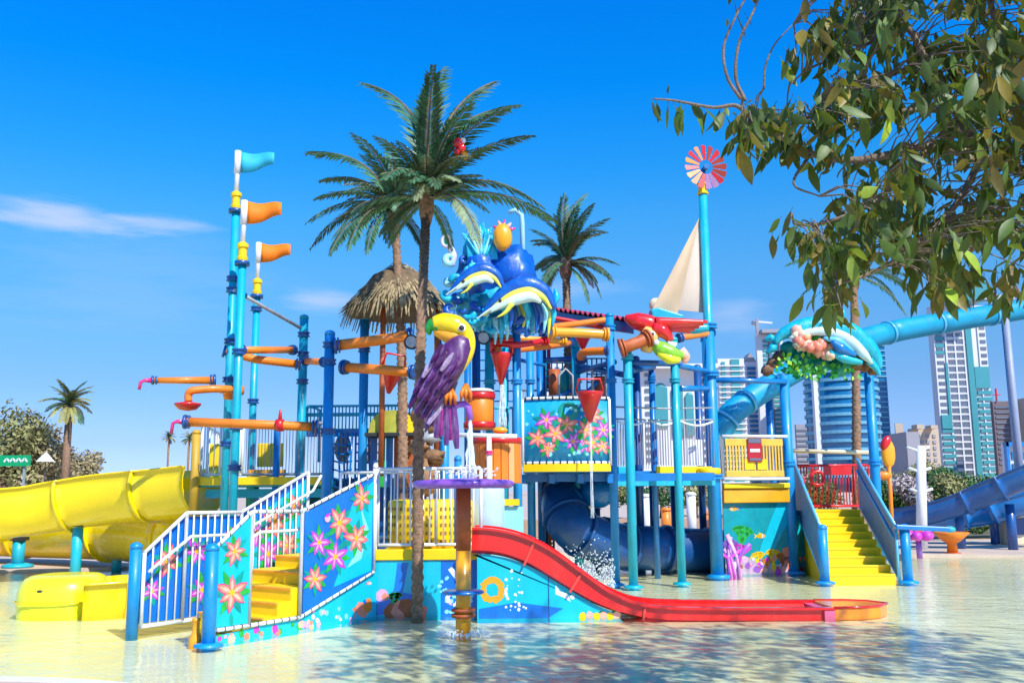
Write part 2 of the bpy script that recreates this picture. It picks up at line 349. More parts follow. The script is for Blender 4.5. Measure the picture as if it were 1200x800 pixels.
def skyline():
    D = 420
    # tall white and teal tower on the right
    t, F, dp, zt = tower('tall white residential tower with teal glass sections right of the waterslide tube', 1100, 1162, 358, D, TW_W, name='residential_tower')
    m = MB(); rect(m, F, 1124, 338, 1150, 358, 14); m.build('roof_crown', TW_TEAL, t)
    win = MB(); teal = MB(); band = MB()
    ys = [366 + i*8.1 for i in range(24)]
    for i, y in enumerate(ys):
        for c, (x0, x1) in enumerate(((1102, 1110), (1115.5, 1122.5), (1126, 1133), (1154, 1161))):
            if y > 488 and c in (0,): continue
            if c == 3 and y > 430: continue
            rect(win, F, x0, y, x1, y+3.8, .4)
    win.build('window', TW_D, t, kind='stuff')
    rect(teal, F, 1137, 358, 1144, 560, 1.0); [rect(teal, F, 1101, 370+j*8.1, 1113, 374+j*8.1, .3) for j in range(6)]; [rect(teal, F, 1115, 440+j*8.1, 1134, 442+j*8.1, .35) for j in range(14)]
    rect(teal, F, 1110.5, 425, 1113.5, 500, .8); rect(teal, F, 1101, 486, 1113, 502, 1.2); rect(teal, F, 1144, 430, 1161, 455, 1.2)
    for i in range(14):
        y = 458+i*7.4; rect(teal, F, 1146, y, 1163, y+4.2, .8)
        if y > 500: rect(teal, F, 1101, y, 1115, y+4.2, .8)
    teal.build('teal_glass', TW_TEAL, t)
    for y in [362 + i*8.1 for i in range(25)]: rect(band, F, 1114, y+1, 1134, y+2.6, .7)
    band.build('balcony_slab', TW_W, t, kind='stuff')
    m = MB(); [rect(m, F, x, 360, x+1.6, 565, .75) for x in (1112.2, 1123, 1133.6, 1151.5)]; m.build('vertical_fin', TW_W, t)
    # round blue glass tower
    a = P(947, 500, D-20); b = P(1029, 500, D-20); zt = P(990, 412, D-20).z; c = Vector(((a.x+b.x)/2, D-20, 0)); r = (b.x-a.x)/2
    t = thing('glass_tower', 'round blue glass tower with a white vertical strip behind the dolphin arch', 'building', c)
    m = MB(); m.lathe([(r, 0), (r, zt)], c, 40); m.build('glass_wall', TW_B, t)
    m = MB(); z = 6
    while z < zt: m.lathe([(r+.6, z), (r+.6, z+1.3)], c, 40, False); z += 3.6
    m.build('floor_band', TW_P, t, kind='stuff')
    xs = P(966, 500, D-36).x-c.x; ya = -math.sqrt(max(0, r*r-xs*xs))
    m = MB(); m.box(c+Vector((xs, ya-.6, zt/2)), (2.2, 3, zt)); m.build('white_strip', TW_W, t)
    t, F, dp, zt = tower('slim dark blue tower just right of the round blue glass tower', 1028, 1041, 398, D+30, TW_B)
    m = MB(); [rect(m, F, 1028, 404+i*6, 1041, 405.6+i*6, .6) for i in range(27)]; m.build('floor_band', TW_P, t, kind='stuff')
    # brown tower and blue framed building far right
    t, F, dp, zt = tower('dark brown block with a beige side wall at the right edge', 1163, 1191, 470, D-30, TW_BR)
    m = MB(); rect(m, F, 1191, 468, 1200, 560, 20, -10); m.build('side_wall', TW_T, t)
    m = MB(); [rect(m, F, 1165, 476+i*6, 1189, 478.2+i*6, .5) for i in range(12)]; m.build('window', TW_D, t, kind='stuff')
    m = MB(); rect(m, F, 1167, 455, 1168, 470, 1); rect(m, F, 1164, 462, 1172, 463, 1); m.build('roof_antenna', REDP, t)
    t, F, dp, zt = tower('low white building framed in blue in front of the brown block', 1172, 1206, 520, D-120, TW_W)
    m = MB(); rect(m, F, 1171, 518, 1207, 523, 2); rect(m, F, 1171, 518, 1174, 575, 2); m.build('blue_frame', MBLUE, t)
    m = MB(); [rect(m, F, 1179+i*9, 530+j*13, 1185+i*9, 538+j*13, .5) for i in range(3) for j in range(3)]; m.build('window', TW_B, t)
    # tan blocks
    t, F, dp, zt = tower('tan apartment block with a grey left wing left of the tall white tower', 1064, 1097, 502, D-60, TW_T)
    m = MB(); rect(m, F, 1049, 507, 1064, 570, 16, -8); m.build('grey_wing', TW_GR, t)
    m = MB(); rect(m, F, 1066, 498, 1074, 503, 5); rect(m, F, 1082, 499, 1090, 503, 5); m.build('roof_house', TW_T, t)
    m = MB(); [rect(m, F, 1067+i*7.5, 509+j*7, 1070.5+i*7.5, 512.5+j*7, .5) for i in range(4) for j in range(8)]; m.build('window', TW_GR, t, kind='stuff')
    t, F, dp, zt = tower('small beige block behind the tan apartment block', 1047, 1056, 496, D+50, TW_T)
    t, F, dp, zt = tower('grey low block left of the round blue glass tower', 931, 953, 497, D+60, TW_GR)
    m = MB(); [rect(m, F, 931, 503+i*6, 953, 505+i*6, .5) for i in range(9)]; m.build('window', TW_D, t, kind='stuff')
    # tower with crane
    t, F, dp, zt = tower('white tower under construction topped by a crane', 890, 921, 392, D+10, TW_W)
    m = MB(); [rect(m, F, 897, 398+i*5.4, 903, 401.2+i*5.4, .5) or rect(m, F, 907, 398+i*5.4, 914, 401.2+i*5.4, .5) for i in range(28)]; m.build('window', TW_TEAL, t, kind='stuff')
    m = MB(); rect(m, F, 903.5, 392, 906.5, 575, 1.2); rect(m, F, 915, 392, 917, 575, 1.2); m.build('dark_strip', TW_D, t)
    m = MB(); rect(m, F, 893, 388, 918, 392, 6); m.build('roof_house', TW_GR, t)
    q0 = F(893, 392); zt = F(893, 373).z
    cr = thing('tower_crane', 'thin construction crane on the roof of the white tower', 'crane', (q0.x, q0.y+2, q0.z))
    m = MB(); m.box((q0.x, q0.y+2, (zt+q0.z)/2), (1.2, 1.2, zt-q0.z)); m.build('mast', TW_GR, cr)
    q1 = F(911, 375); m = MB(); m.beam((q0.x-1.5, q0.y+2, zt-1), (q1.x, q1.y+2, q1.z-1), .8, .8); m.build('jib', TW_W, cr)
    m = MB(); m.box((q0.x-1.5, q0.y+2, zt-1.8), (1.8, 1.6, 1.8)); m.build('counterweight', TW_D, cr)
    # green striped blocks left of it
    t, F, dp, zt = tower('white block with green glass stripes left of the crane tower', 843, 874, 420, D-10, TW_W)
    m = MB(); rect(m, F, 847, 424, 851, 570, .8); rect(m, F, 858, 421, 868, 570, .8); m.build('green_glass', TW_TEAL, t)
    m = MB(); [rect(m, F, 843, 428+i*6.2, 874, 429.4+i*6.2, 1.3) for i in range(23)]; m.build('floor_band', TW_W, t, kind='stuff')
    t, F, dp, zt = tower('grey green tower with a pitched top beside the crane tower', 874, 889, 424, D+20, TW_W)
    m = MB(); [rect(m, F, 877, 430+i*5.6, 887, 433.4+i*5.6, .8) for i in range(25)]; m.build('window', TW_B, t, kind='stuff')
    a, b, c2 = F(874, 424), F(889, 424), F(882, 413); m = MB(); m.prism([a, b, c2], (0, 10, 0)); m.build('roof', TW_GR, t)
    # white building with domed glass
    t, F, dp, zt = tower('white building with rounded teal windows behind the right play deck', 752, 838, 432, D-150, TW_W)
    m = MB()
    for x0, x1, y0, y1 in ((767, 782, 446, 500), (787, 800, 448, 512), (803, 812, 455, 510)):
        rect(m, F, x0, y0+8, x1, y1, .8)
        q = F((x0+x1)/2, y0+8); rr = abs(F(x1, y0).x-F(x0, y0).x)/2
        m.blob((q.x, q.y+.4, q.z), (rr, .8, rr*.9), nu=16, nv=10)
    m.build('arched_glass', TW_TEAL, t)
    m = MB(); [rect(m, F, 756, 437+j*9, 764, 441+j*9, .5) or rect(m, F, 816, 437+j*9, 833, 441+j*9, .5) for j in range(12)]; m.build('window', TW_D, t, kind='stuff')
    m = MB(); rect(m, F, 750, 428, 840, 433, 4); m.build('cornice', TW_W, t)
    t, F, dp, zt = tower('pale low block behind the flower panel deck', 640, 676, 424, D-80, TW_W)
    m = MB(); [rect(m, F, 643+i*8, 430+j*8, 648+i*8, 434+j*8, .5) for i in range(4) for j in range(13)]; m.build('window', TW_D, t, kind='stuff')
skyline()

# ------------------------------------------------------------------ background vegetation and odds
def leafball(mb, c, rad, n, size, seed=0):
    rnd = random.Random(seed)
    for _ in range(n):
        d = Vector((rnd.gauss(0, 1), rnd.gauss(0, 1), rnd.gauss(0, 1))).normalized(); k = rnd.uniform(.35, 1)**.5
        lump = 1+.35*noise.noise(d*2.3+Vector((seed, 0, 0)))
        p = Vector(c) + Vector((d.x*rad[0], d.y*rad[1], d.z*rad[2]))*k*lump
        u = Vector((rnd.gauss(0, 1), rnd.gauss(0, 1), rnd.gauss(0, 1))).normalized(); v = u.cross(d+Vector((.01, .2, .3))).normalized()
        s = size*rnd.uniform(.5, 1.3); mb.poly([p-u*s, p+v*s*.45, p+u*s, p-v*s*.45])
def bush(name, label, cat, px, pybot, d, w, h, m, n=900, size=.12, trunk=True, group=None, seed=1):
    g = P(px, pybot, d); base = Vector((g.x, d, .05)); t = thing(name, label, cat, base, group)
    if trunk:
        b = MB(); b.tube([base, base+Vector((.1, 0, h*.5))], [h*.05, h*.03], 7); rnd = random.Random(seed)
        for k in range(6):
            a = rnd.uniform(0, 6.28); b.tube([base+Vector((.05, 0, h*.3)), base+Vector((math.cos(a)*w*.25, math.sin(a)*w*.25, h*rnd.uniform(.6, .8)))], [h*.025, h*.01], 5)
        b.build('trunk', BARK, t)
    c = MB(); rnd = random.Random(seed+5)
    for k in range(9):
        o = Vector((rnd.uniform(-.3, .3)*w, rnd.uniform(-.3, .3)*w, h*rnd.uniform(.35, .8)))
        leafball(c, base+o, (w*rnd.uniform(.18, .27), w*rnd.uniform(.18, .27), h*rnd.uniform(.14, .23)), int(n*1.8)//9, size*.75, seed*10+k)
    c.build('crown', m, t)
    return t
OLIVE = mat('olive_leaves', (.28, .27, .10), .8, .5, 1.2); TANL = mat('dry_tan_leaves', (.38, .31, .16), .85, .4, 1.2); HEDGE = mat('hedge_leaves', (.09, .18, .03), .7, .5, 2)
GRNL = mat('fresh_green_leaves', (.06, .16, .04), .7, .5, 2); FLW = mat('pale_blossom', (.5, .42, .4), .8, .3, 3)

def frond_mesh(L=1.7, droop=.5, nl=30, ll=.30, seed=0, mats=(FROND, STEM)):
    """frond along +X from the origin, arching up and then down"""
    rnd = random.Random(seed); mb = MB(); mb.use(mats[0])
    pts = []
    for i in range(nl+1):
        t = i/nl; pts.append(Vector((L*(t-.12*droop*t*t), 0, L*(.42*t - (.42+droop*.55)*t*t*1.0))))
    for i in range(2, nl+1):
        t = i/nl; p = pts[i]; tg = (pts[i]-pts[i-1]).normalized(); up = Vector((0, 1, 0)).cross(tg)*-1
        if up.z < 0: up = -up
        l = ll*(math.sin(math.pi*min(1, .12+t*.80))**.7)*rnd.uniform(.85, 1.1)*(1 if t < .93 else .6)
        for s in (-1, 1):
            for q in (0, .5):
                pp = p - tg*L/nl*q
                d = (Vector((0, s, 0))*.8 + tg*(.75+.35*t) - up*rnd.uniform(.05, .4)).normalized()
                w = tg.cross(d).cross(d).normalized()*L/nl*.30
                mid = pp+d*l*.5; tip = pp+d*l*rnd.uniform(.9, 1.05) - Vector((0, 0, l*.14))
                mb.poly([pp-w*.5, mid-w, tip, mid+w]); 
    mb.use(mats[1]); mb.tube(pts[::3]+([pts[-1]] if nl % 3 else []), [lerp(.028, .005, k/max(1, (nl//3))) for k in range(len(pts[::3])+(1 if nl % 3 else 0))], 5)
    return mb.mesh('frond', None)
def aim_frond(me, parent, base, tip, L):
    """place a frond mesh so that it starts at base and its tip lands near tip"""
    base = Vector(base); v = Vector(tip)-base; tx = None
    ev = me.vertices; xm = max(ev, key=lambda q: q.co.x).co; tl = Vector((xm.x, 0, xm.z))
    k = v.length/tl.length; 
    # local frame: X' along v rotated so that the mesh tip direction matches
    a0 = math.atan2(tl.z, tl.x); el = math.atan2(v.z, math.hypot(v.x, v.y)); az = math.atan2(v.y, v.x)
    M = Matrix.Rotation(az, 3, 'Z') @ Matrix.Rotation(-(el-a0), 3, 'Y')
    return put(me, 'frond', parent, base, M.to_euler(), (k, k, k))
FM = [frond_mesh(1.7, .35, 34, .30, 1), frond_mesh(1.7, .6, 34, .30, 2), frond_mesh(1.7, .15, 34, .28, 3)]
FP = frond_mesh(1.7, .6, 34, .30, 4, (FROND2, STEM))
def palm(label, trunk_pts, r0, r1, crown, tips, dd, group, pale=(), extra=6, seed=0, name='artificial_palm', mesh=None):
    """trunk_pts world points; crown point; tips photo pixels"""
    rnd = random.Random(seed)
    t = thing(name, label, 'palm tree', trunk_pts[0], group)
    tp = smooth_path(trunk_pts, 10) if len(trunk_pts) > 2 else [lerp(trunk_pts[0], trunk_pts[1], i/20) for i in range(21)]
    mb = MB(); nn = []; rr = []
    n = int((trunk_pts[-1]-trunk_pts[0]).length/.09)
    for i in range(n+1):
        f = i/n*(len(tp)-1); k = min(int(f), len(tp)-2); p = lerp(tp[k], tp[k+1], f-k); r = lerp(r0, r1, i/n)
        nn += [p, p+Vector((0, 0, .07))]; rr += [r*.86, r*1.12*rnd.uniform(.93, 1.07)]
    mb.tube(nn, rr, 10); mb.build('trunk', BARK, t)
    hb = MB(); hb.blob(crown-Vector((0, 0, .1)), (r1*1.7, r1*1.7, .3), rough=.4, nu=10, nv=8, fr=4); hb.build('crown_heart', BARK, t)
    for i, tip in enumerate(tips):
        d = crown.y + (tip[2] if len(tip) > 2 else rnd.uniform(-.8, .8)*dd)
        T = P(tip[0], tip[1], d)
        b = crown + (T-crown).normalized()*.06
        me = FP if i in pale else FM[i % 3]
        aim_frond(me, t, b, T, 1)
    for k in range(extra):
        a = rnd.uniform(0, 6.28); L = rnd.uniform(.7, 1)*dd; e = rnd.uniform(-.5, .8); h = math.sqrt(max(.2, 1-e*e))
        aim_frond(FM[k % 3] if k % 5 else FP, t, crown, crown+Vector((math.cos(a)*L*.6*h, math.sin(a)*L*h, e*L*.8)), 1)
    return t
def palms():
    gp = 'artificial palms of the play structure'
    d = 12.7; c = P(500, 232, d)
    palm('tallest palm with ringed brown trunk standing in the water beside the toucan', [G(489, d, 722)-Vector((0, 0, .1)), P(491, 480, d), P(496, 330, d), c], .08, .06, c,
         [(508, 75), (523, 78), (585, 97), (598, 128), (614, 124), (629, 160), (580, 172), (641, 247), (655, 264), (563, 293, -1.0), (420, 97), (437, 160), (445, 205, -.9), (540, 215, -1), (478, 150), (556, 120), (418, 270), (455, 292, .6), (530, 296, .7), (388, 282)], 1.6, gp, pale=(9, 12, 13), extra=24, seed=3)
    d = 16.5; c = P(462, 243, d)
    palm('palm left of and behind the tallest one, drooping over the thatched roof', [P(472, 600, d), P(471, 430, d), c], .1, .07, c,
         [(355, 182), (410, 155), (366, 236), (357, 264), (362, 294), (386, 302), (408, 296), (420, 180), (372, 215), (430, 300), (452, 165), (500, 300), (398, 262)], 1.7, gp, extra=24, seed=5)
    d = 20; c = P(663, 308, d)
    palm('palm behind the blue wave sculpture and the red roof', [P(668, 600, d), P(666, 430, d), c], .11, .08, c,
         [(662, 226), (689, 226), (697, 238), (716, 256), (710, 272), (727, 312), (720, 334), (705, 352), (690, 358), (621, 284), (628, 318), (636, 335), (648, 250), (678, 240), (712, 325)], 2.0, gp, extra=14, seed=8)
    d = 21.5; c = P(1000, 322, d)
    palm('palm half hidden behind the leafy tree above the dolphin arch', [G(1004, d), P(1003, 430, d), c], .11, .08, c,
         [(919, 313), (932, 301), (958, 288), (1072, 328), (1076, 350), (938, 348), (1050, 300), (1040, 287), (1062, 372), (965, 375)], 2.0, gp, extra=4, seed=9)
palms()
def far_palm(label, px, pytop, pybot, d, wpx, seed=0, name='date_palm'):
    rnd = random.Random(seed); b = P(px, HOR, d); zc = P(px, pytop, d).z; L = wpx*d/1100*1.15
    crown = Vector((b.x, d, zc-L*.5)); t = thing(name, label, 'palm tree', (b.x, d, .05), None)
    mb = MB(); mb.tube([Vector((b.x, d, .05)), crown], [L*.13, L*.12], 8); mb.build('trunk', BARK, t)
    for k in range(34):
        a = rnd.uniform(0, 6.28); e = rnd.choice((-.9, -.5, -.2, .1, .5, .9, 1.6)); v = Vector((math.cos(a), math.sin(a), e)).normalized()*L
        aim_frond(FPD if k % 3 else FM[k % 3], t, crown, crown+v, 1)
FPD = frond_mesh(1.7, .6, 24, .34, 6, (mat('olive_frond', (.34, .32, .08), .6, .3, 4, objrand=.3), STEM))
def backdrop():
    far_palm('green and yellow date palm at the right of the tan trees', 75, 458, 545, 58, 31, 1)
    far_palm('small bushy palm left of the flag masts behind the yellow slide', 195, 508, 545, 70, 9, 2)
    far_palm('small palm nearest the yellow platform on the skyline', 219, 508, 545, 78, 10, 3)
    far_palm('tiny palm on the skyline between the date palm and the slide', 112, 532, 545, 90, 7, 4)
    bush('olive_tree', 'dusty olive tree at the left edge behind the green sign', 'tree', 2, 560, 58, 6.0, 7.6, OLIVE, 3600, .22, seed=11)
    bush('dry_tree', 'dry tan leaved tree between the olive tree and date palm', 'tree', 40, 560, 60, 5.6, 6.4, TANL, 3600, .2, seed=12)
    bush('dry_tree', 'low tan tree just left of the date palm trunk', 'tree', 92, 560, 66, 4.0, 5.2, TANL, 2600, .2, seed=13)
    # shrubs and planting right
    for i, (px, d, w, h, m, lab) in enumerate([(1052, 46, 2.6, 2.6, GRNL, 'green shrub with pale blossom behind the right staircase'), (1078, 44, 2.4, 2.2, HEDGE, 'round shrub left of the white pole'),
            (1105, 48, 2.8, 2.7, GRNL, 'tall shrub right of the white pole below the tall tower'), (1136, 50, 2.8, 2.2, HEDGE, 'shrub under the right end of the tall tower'),
            (1030, 52, 3.0, 3.1, OLIVE, 'olive shrub behind the orange leaf ornament'), (960, 50, 2.6, 2.6, HEDGE, 'shrub left of the right staircase top'), (775, 52, 3.4, 2.6, GRNL, 'shrub seen under the middle play deck'), (815, 50, 2.6, 2.2, OLIVE, 'shrub under the right end of the middle deck'), (700, 50, 3.4, 2.6, OLIVE, 'shrub behind the blue tube under the deck'), (1066, 42, 2.2, 2.4, FLW, 'shrub thick with pale blossom left of the white spray pole'), (1093, 52, 3.2, 3.2, OLIVE, 'tall olive shrub in front of the tan apartment block'), (1122, 43, 2.4, 2.3, OLIVE, 'olive shrub above the blue flumes'), (1150, 54, 3.0, 2.6, GRNL, 'green shrub above the blue flumes near the right edge'), (1040, 44, 2.0, 2.0, HEDGE, 'dark shrub directly behind the right handrail'), (740, 54, 3.0, 3.2, HEDGE, 'dark shrub seen between the middle deck posts')]):
        bush('shrub', lab, 'shrub', px, 600, d, w, h, m, 1500, .13, seed=20+i)
    for i, (px, w) in enumerate(((1105, 1.5), (1135, 1.7), (1162, 1.6), (1185, 1.5))):
        bush('hedge_plant', ['leftmost rounded hedge plant by the orange basin', 'second hedge plant from the orange basin', 'third hedge plant along the right shore', 'hedge plant beside the blue box at right'][i], 'plant', px, 640, 30+i*.3, w, .75, HEDGE, 1100, .06, trunk=False, seed=40+i)
    for px, y0, m, lab in ((758, 580, WHITE, 'white bollard post seen under the middle deck'), (781, 596, ORG, 'orange bollard post seen under the middle deck'), (811, 578, WHITE, 'tall white post seen under the right end of the deck'), (826, 600, ORG, 'orange post beside the tall white one under the deck')):
        g = P(px, 620, 30); t = thing('shore_post', lab, 'post', (g.x, 30, .05)); z1 = P(px, y0, 30).z
        m_ = MB(); m_.tube([(g.x, 30, .05), (g.x, 30, z1)], .15, 10); m_.build('post_shaft', m, t); m_ = MB(); m_.lathe([(.17, z1-.06), (.17, z1), (.1, z1+.05)], (g.x, 30, 0), 12); m_.build('post_top', m, t)
    a = P(690, 600, 33); t = thing('low_wall', 'low tan wall across the far shore behind the middle deck', 'wall', (a.x, 33, .05))
    m_ = MB(); m_.box((a.x+4, 33, .35), (14, .3, .6)); m_.build('wall_body', mat('tan_wall', (.42, .27, .18), .85, .15, 2, grime=.4), t, .02)
    # green sign far left with a white zigzag
    a = P(0, 546, 45); b = P(36, 533, 45)
    t = thing('green_sign', 'green roadside sign with a white zigzag mark at the left edge', 'sign', ((a.x+b.x)/2, 45, .05))
    m = MB(); m.box(((a.x+b.x)/2-.6, 45, (a.z+b.z)/2), (b.x-a.x+1.2, .12, b.z-a.z)); m.build('sign_board', mat('sign_green', (.0, .33, .12), .4, .05), t)
    m = MB(); zc = (a.z+b.z)/2
    zz = [Vector((a.x+.2+.14*i, 44.93, zc+(.1 if i % 2 else -.06))) for i in range(9)]
    for p, q in zip(zz, zz[1:]): m.beam(p, q, .02, .08)
    m.build('zigzag_mark', WHITE, t)
    m = MB(); [m.box((x, 45.1, a.z/2), (.1, .1, a.z)) for x in (a.x-.3, b.x-.3)]; m.build('post', GREYP, t)
    # tent peak
    a = P(53, 545, 52); b = Vector((a.x, 52, .05))
    t = thing('parasol', 'small white topped parasol with dark skirt beside the green sign', 'parasol', b)
    zt = P(53, 531, 52).z; m = MB(); m.lathe([(.5, zt-.5), (.04, zt)], b*1.0, 8, False); m.build('canopy', WHITE, t)
    m = MB(); m.tube([b, b+Vector((0, 0, zt-.3))], .03, 6); m.build('pole', DARK, t)
    # lamp post right edge
    g = P(1197, HOR, 27); t = thing('lamp_post', 'tall grey lamp post at the right edge', 'lamp post', (g.x, 27, .05))
    zt = P(1188, 352, 27).z; m = MB(); m.tube([(g.x, 27, .05), (g.x, 27, zt)], [.13, .09], 12); m.build('pole', mat('lamp_post_grey', (.27, .31, .42), .5, .1, 3), t)
    m = MB(); m.box((g.x-.2, 27, zt+.08), (.9, .3, .14)); m.build('lamp_head', GREYP, t)
    m = MB(); m.box((g.x, 27, .12), (.4, .4, .14)); m.build('base_plate', GREYP, t)
    # white pole, orange basin, pink flower spray, blue box
    g = G(1080, 25, 640); t = thing('spray_pole', 'white tapering spray pole standing on the far right shore', 'pole', g+Vector((0, 0, .05)))
    zt = P(1085, 522, 25).z; m = MB(); m.tube([g, (g.x+.18, 25, zt)], [.15, .11], 12); m.build('pole', WHITE, t)
    for k in (0, 1, 2):
        z = zt*(.55+.2*k); m = MB(); m.tube([(g.x+.1-.3, 25, z+.1), (g.x+.1, 25, z), (g.x+.1+.3, 25, z+.1)], .04, 6); m.build('nozzle', WHITE, t)
    g = G(1117, 23.5, 655); t = thing('water_basin', 'orange basin on a single stem at the right shore', 'water play basin', g)
    zt = P(1117, 624, 23.5).z; m = MB(); m.lathe([(.13, .0), (.11, zt-.25), (.2, zt-.2), (.42, zt), (.40, zt+.02), (.2, zt-.12)], g, 18); m.build('basin', ORG, t)
    m = MB(); m.lathe([(.2, .0), (.2, .06)], g, 14); m.build('base_flange', RUST, t)
    g = G(1078, 22.5, 655); t = thing('flower_sprayer', 'small magenta flower shaped sprayer left of the orange basin', 'water toy', g)
    m = MB(); m.tube([g, g+Vector((0, 0, .45))], .07, 8); m.build('stem', PURP, t)
    m = MB(); [m.blob(g+Vector((math.cos(a)*.22, math.sin(a)*.22, .52)), (.15, .12, .12), Matrix.Rotation(a, 3, 'Z')) for a in [k*1.05 for k in range(6)]]; m.build('petal', MAG, t)
    m = MB(); m.blob(g+Vector((0, 0, .55)), (.13, .13, .11)); m.build('flower_centre', REDP, t)
    a = P(1180, 632, 27); t = thing('control_box', 'low planter box with a dark blue printed front at the right edge', 'box', (a.x+.6, 27, .05))
    m = MB(); m.box((a.x+.6, 27, .55), (1.5, .8, 1.0)); m.build('box_body', CREAM, t, .02)
    m = MB(); m.box((a.x+.6, 26.585, .55), (1.1, .02, .45)); m.build('printed_front', DBLUE, t)
    # orange yellow leaf ornament
    g = P(1041, 560, 23); t = thing('leaf_ornament', 'orange and yellow leaf shaped nozzle ornament right of the dolphin arch', 'ornament', (g.x, 23, .05))
    m = MB(); c = P(1041, 531, 23); m.blob(c, (.17, .09, .36), rough=.1); m.build('leaf_body', ORG2, t)
    m = MB(); m.blob(c+Vector((-.06, -.02, .25)), (.11, .1, .2), Matrix.Rotation(.5, 3, 'Y')); m.build('leaf_tip', REDP, t)
    m = MB(); m.tube([(g.x, 23, .05), c], .05, 8); m.build('stem', ORG, t)
    m = MB(); q = P(1036, 557, 23); m.blob(q, (.2, .1, .1), rough=.3); m.build('leaf_sprig', ORG, t)
backdrop()
# ------------------------------------------------------------------ play structure helpers
def unit_bar(m, r, n=6):
    b = MB(); b.tube([Vector((0, 0, 0)), Vector((0, 0, 1))], r, n); return b.mesh('baluster', [m])
BAR_W = unit_bar(WHITE, .012); BAR_B = unit_bar(TEAL, .012); BAR_G = unit_bar(GREYP, .007, 5); BAR_Y = unit_bar(YELP, .014); BAR_R = unit_bar(REDP, .014)
def post(parent, c, z0, z1, r=.08, m=BLUE, name='post', cap=True, plate=False, n=14):
    mb = MB(); mb.tube([(c[0], c[1], z0), (c[0], c[1], z1)], r, n)
    o = mb.build(name, m, parent)
    if cap:
        q = MB(); q.lathe([(r*1.06, -.02), (r*1.06, .015), (r*.75, .045), (r*.2, .06)], (c[0], c[1], z1), n); q.build('post_cap', m, parent)
    if plate:
        q = MB(); q.lathe([(r*2.1, 0), (r*2.1, .03), (r*1.2, .05)], (c[0], c[1], max(z0, -.02)), n); q.build('base_flange', m, parent)
    return o
def clamp(parent, c, z, r=.1, m=None, h=.1):
    mb = MB(); mb.lathe([(r, -h/2), (r*1.18, -h/2+.005), (r*1.18, -h*.2), (r, -h*.18), (r, h*.18), (r*1.18, h*.2), (r*1.18, h/2-.005), (r, h/2)], (c[0], c[1], z), 14, False)
    return mb.build('clamp', m or DBLUE, parent)
def railing(parent, A, B, z0, z1, n, h0=None, h1=None, m=WHITE, bar=None, r=.024, ends=True):
    """A,B ground points; z0/z1 = (bottom,top) heights at A and B"""
    A = Vector((A[0], A[1], 0)); B = Vector((B[0], B[1], 0)); bar = bar or BAR_W
    for k, nm in ((1, 'top_rail'), (0, 'bottom_rail')):
        a = A+Vector((0, 0, z0[k])); b = B+Vector((0, 0, z1[k])); MBx = MB(); MBx.tube([a, b], r, 8); MBx.build(nm, m, parent)
    if ends:
        for p, z in ((A, z0), (B, z1)):
            q = MB(); q.tube([p+Vector((0, 0, z[0])), p+Vector((0, 0, z[1]))], r*.98, 8); q.build('end_post', m, parent)
    for i in range(1, n):
        t = i/n; p = A.lerp(B, t); a = lerp(z0[0], z1[0], t); b = lerp(z0[1], z1[1], t)
        put(bar, 'baluster', parent, (p.x, p.y, a), scale=(1, 1, b-a))
def meshrail(parent, A, B, z0, z1, m=GREYP, step=.055, rows=0):
    """fine bar infill joined into one part"""
    A = Vector((A[0], A[1], 0)); B = Vector((B[0], B[1], 0)); L = (B-A).length; n = max(2, int(L/step)); mb = MB()
    for i in range(n+1):
        p = A.lerp(B, i/n); mb.tube([p+Vector((0, 0, z0)), p+Vector((0, 0, z1))], .007, 4, False)
    for j in range(rows):
        z = lerp(z0, z1, (j+.5)/rows); mb.tube([A+Vector((0, 0, z)), B+Vector((0, 0, z))], .006, 4, False)
    return mb.build('wire_infill', m, parent, kind='stuff')
class Plane:
    """upright printed face: s runs A->B, z is height"""
    def __init__(s, A, B, off=0.014, bulge=0):
        s.bulge = bulge
        s.A = Vector((A[0], A[1], 0)); s.B = Vector((B[0], B[1], 0)); s.u = (s.B-s.A).normalized(); s.L = (s.B-s.A).length
        s.n = Vector((s.u.y, -s.u.x, 0)); s.off = off
        if s.n.dot(-s.A) < 0: s.n = -s.n
    def pt(s, a, z, o=0): return s.A + s.u*a + s.n*(s.off+o+s.bulge*math.sin(math.pi*max(0, min(1, a/s.L)))) + Vector((0, 0, z))
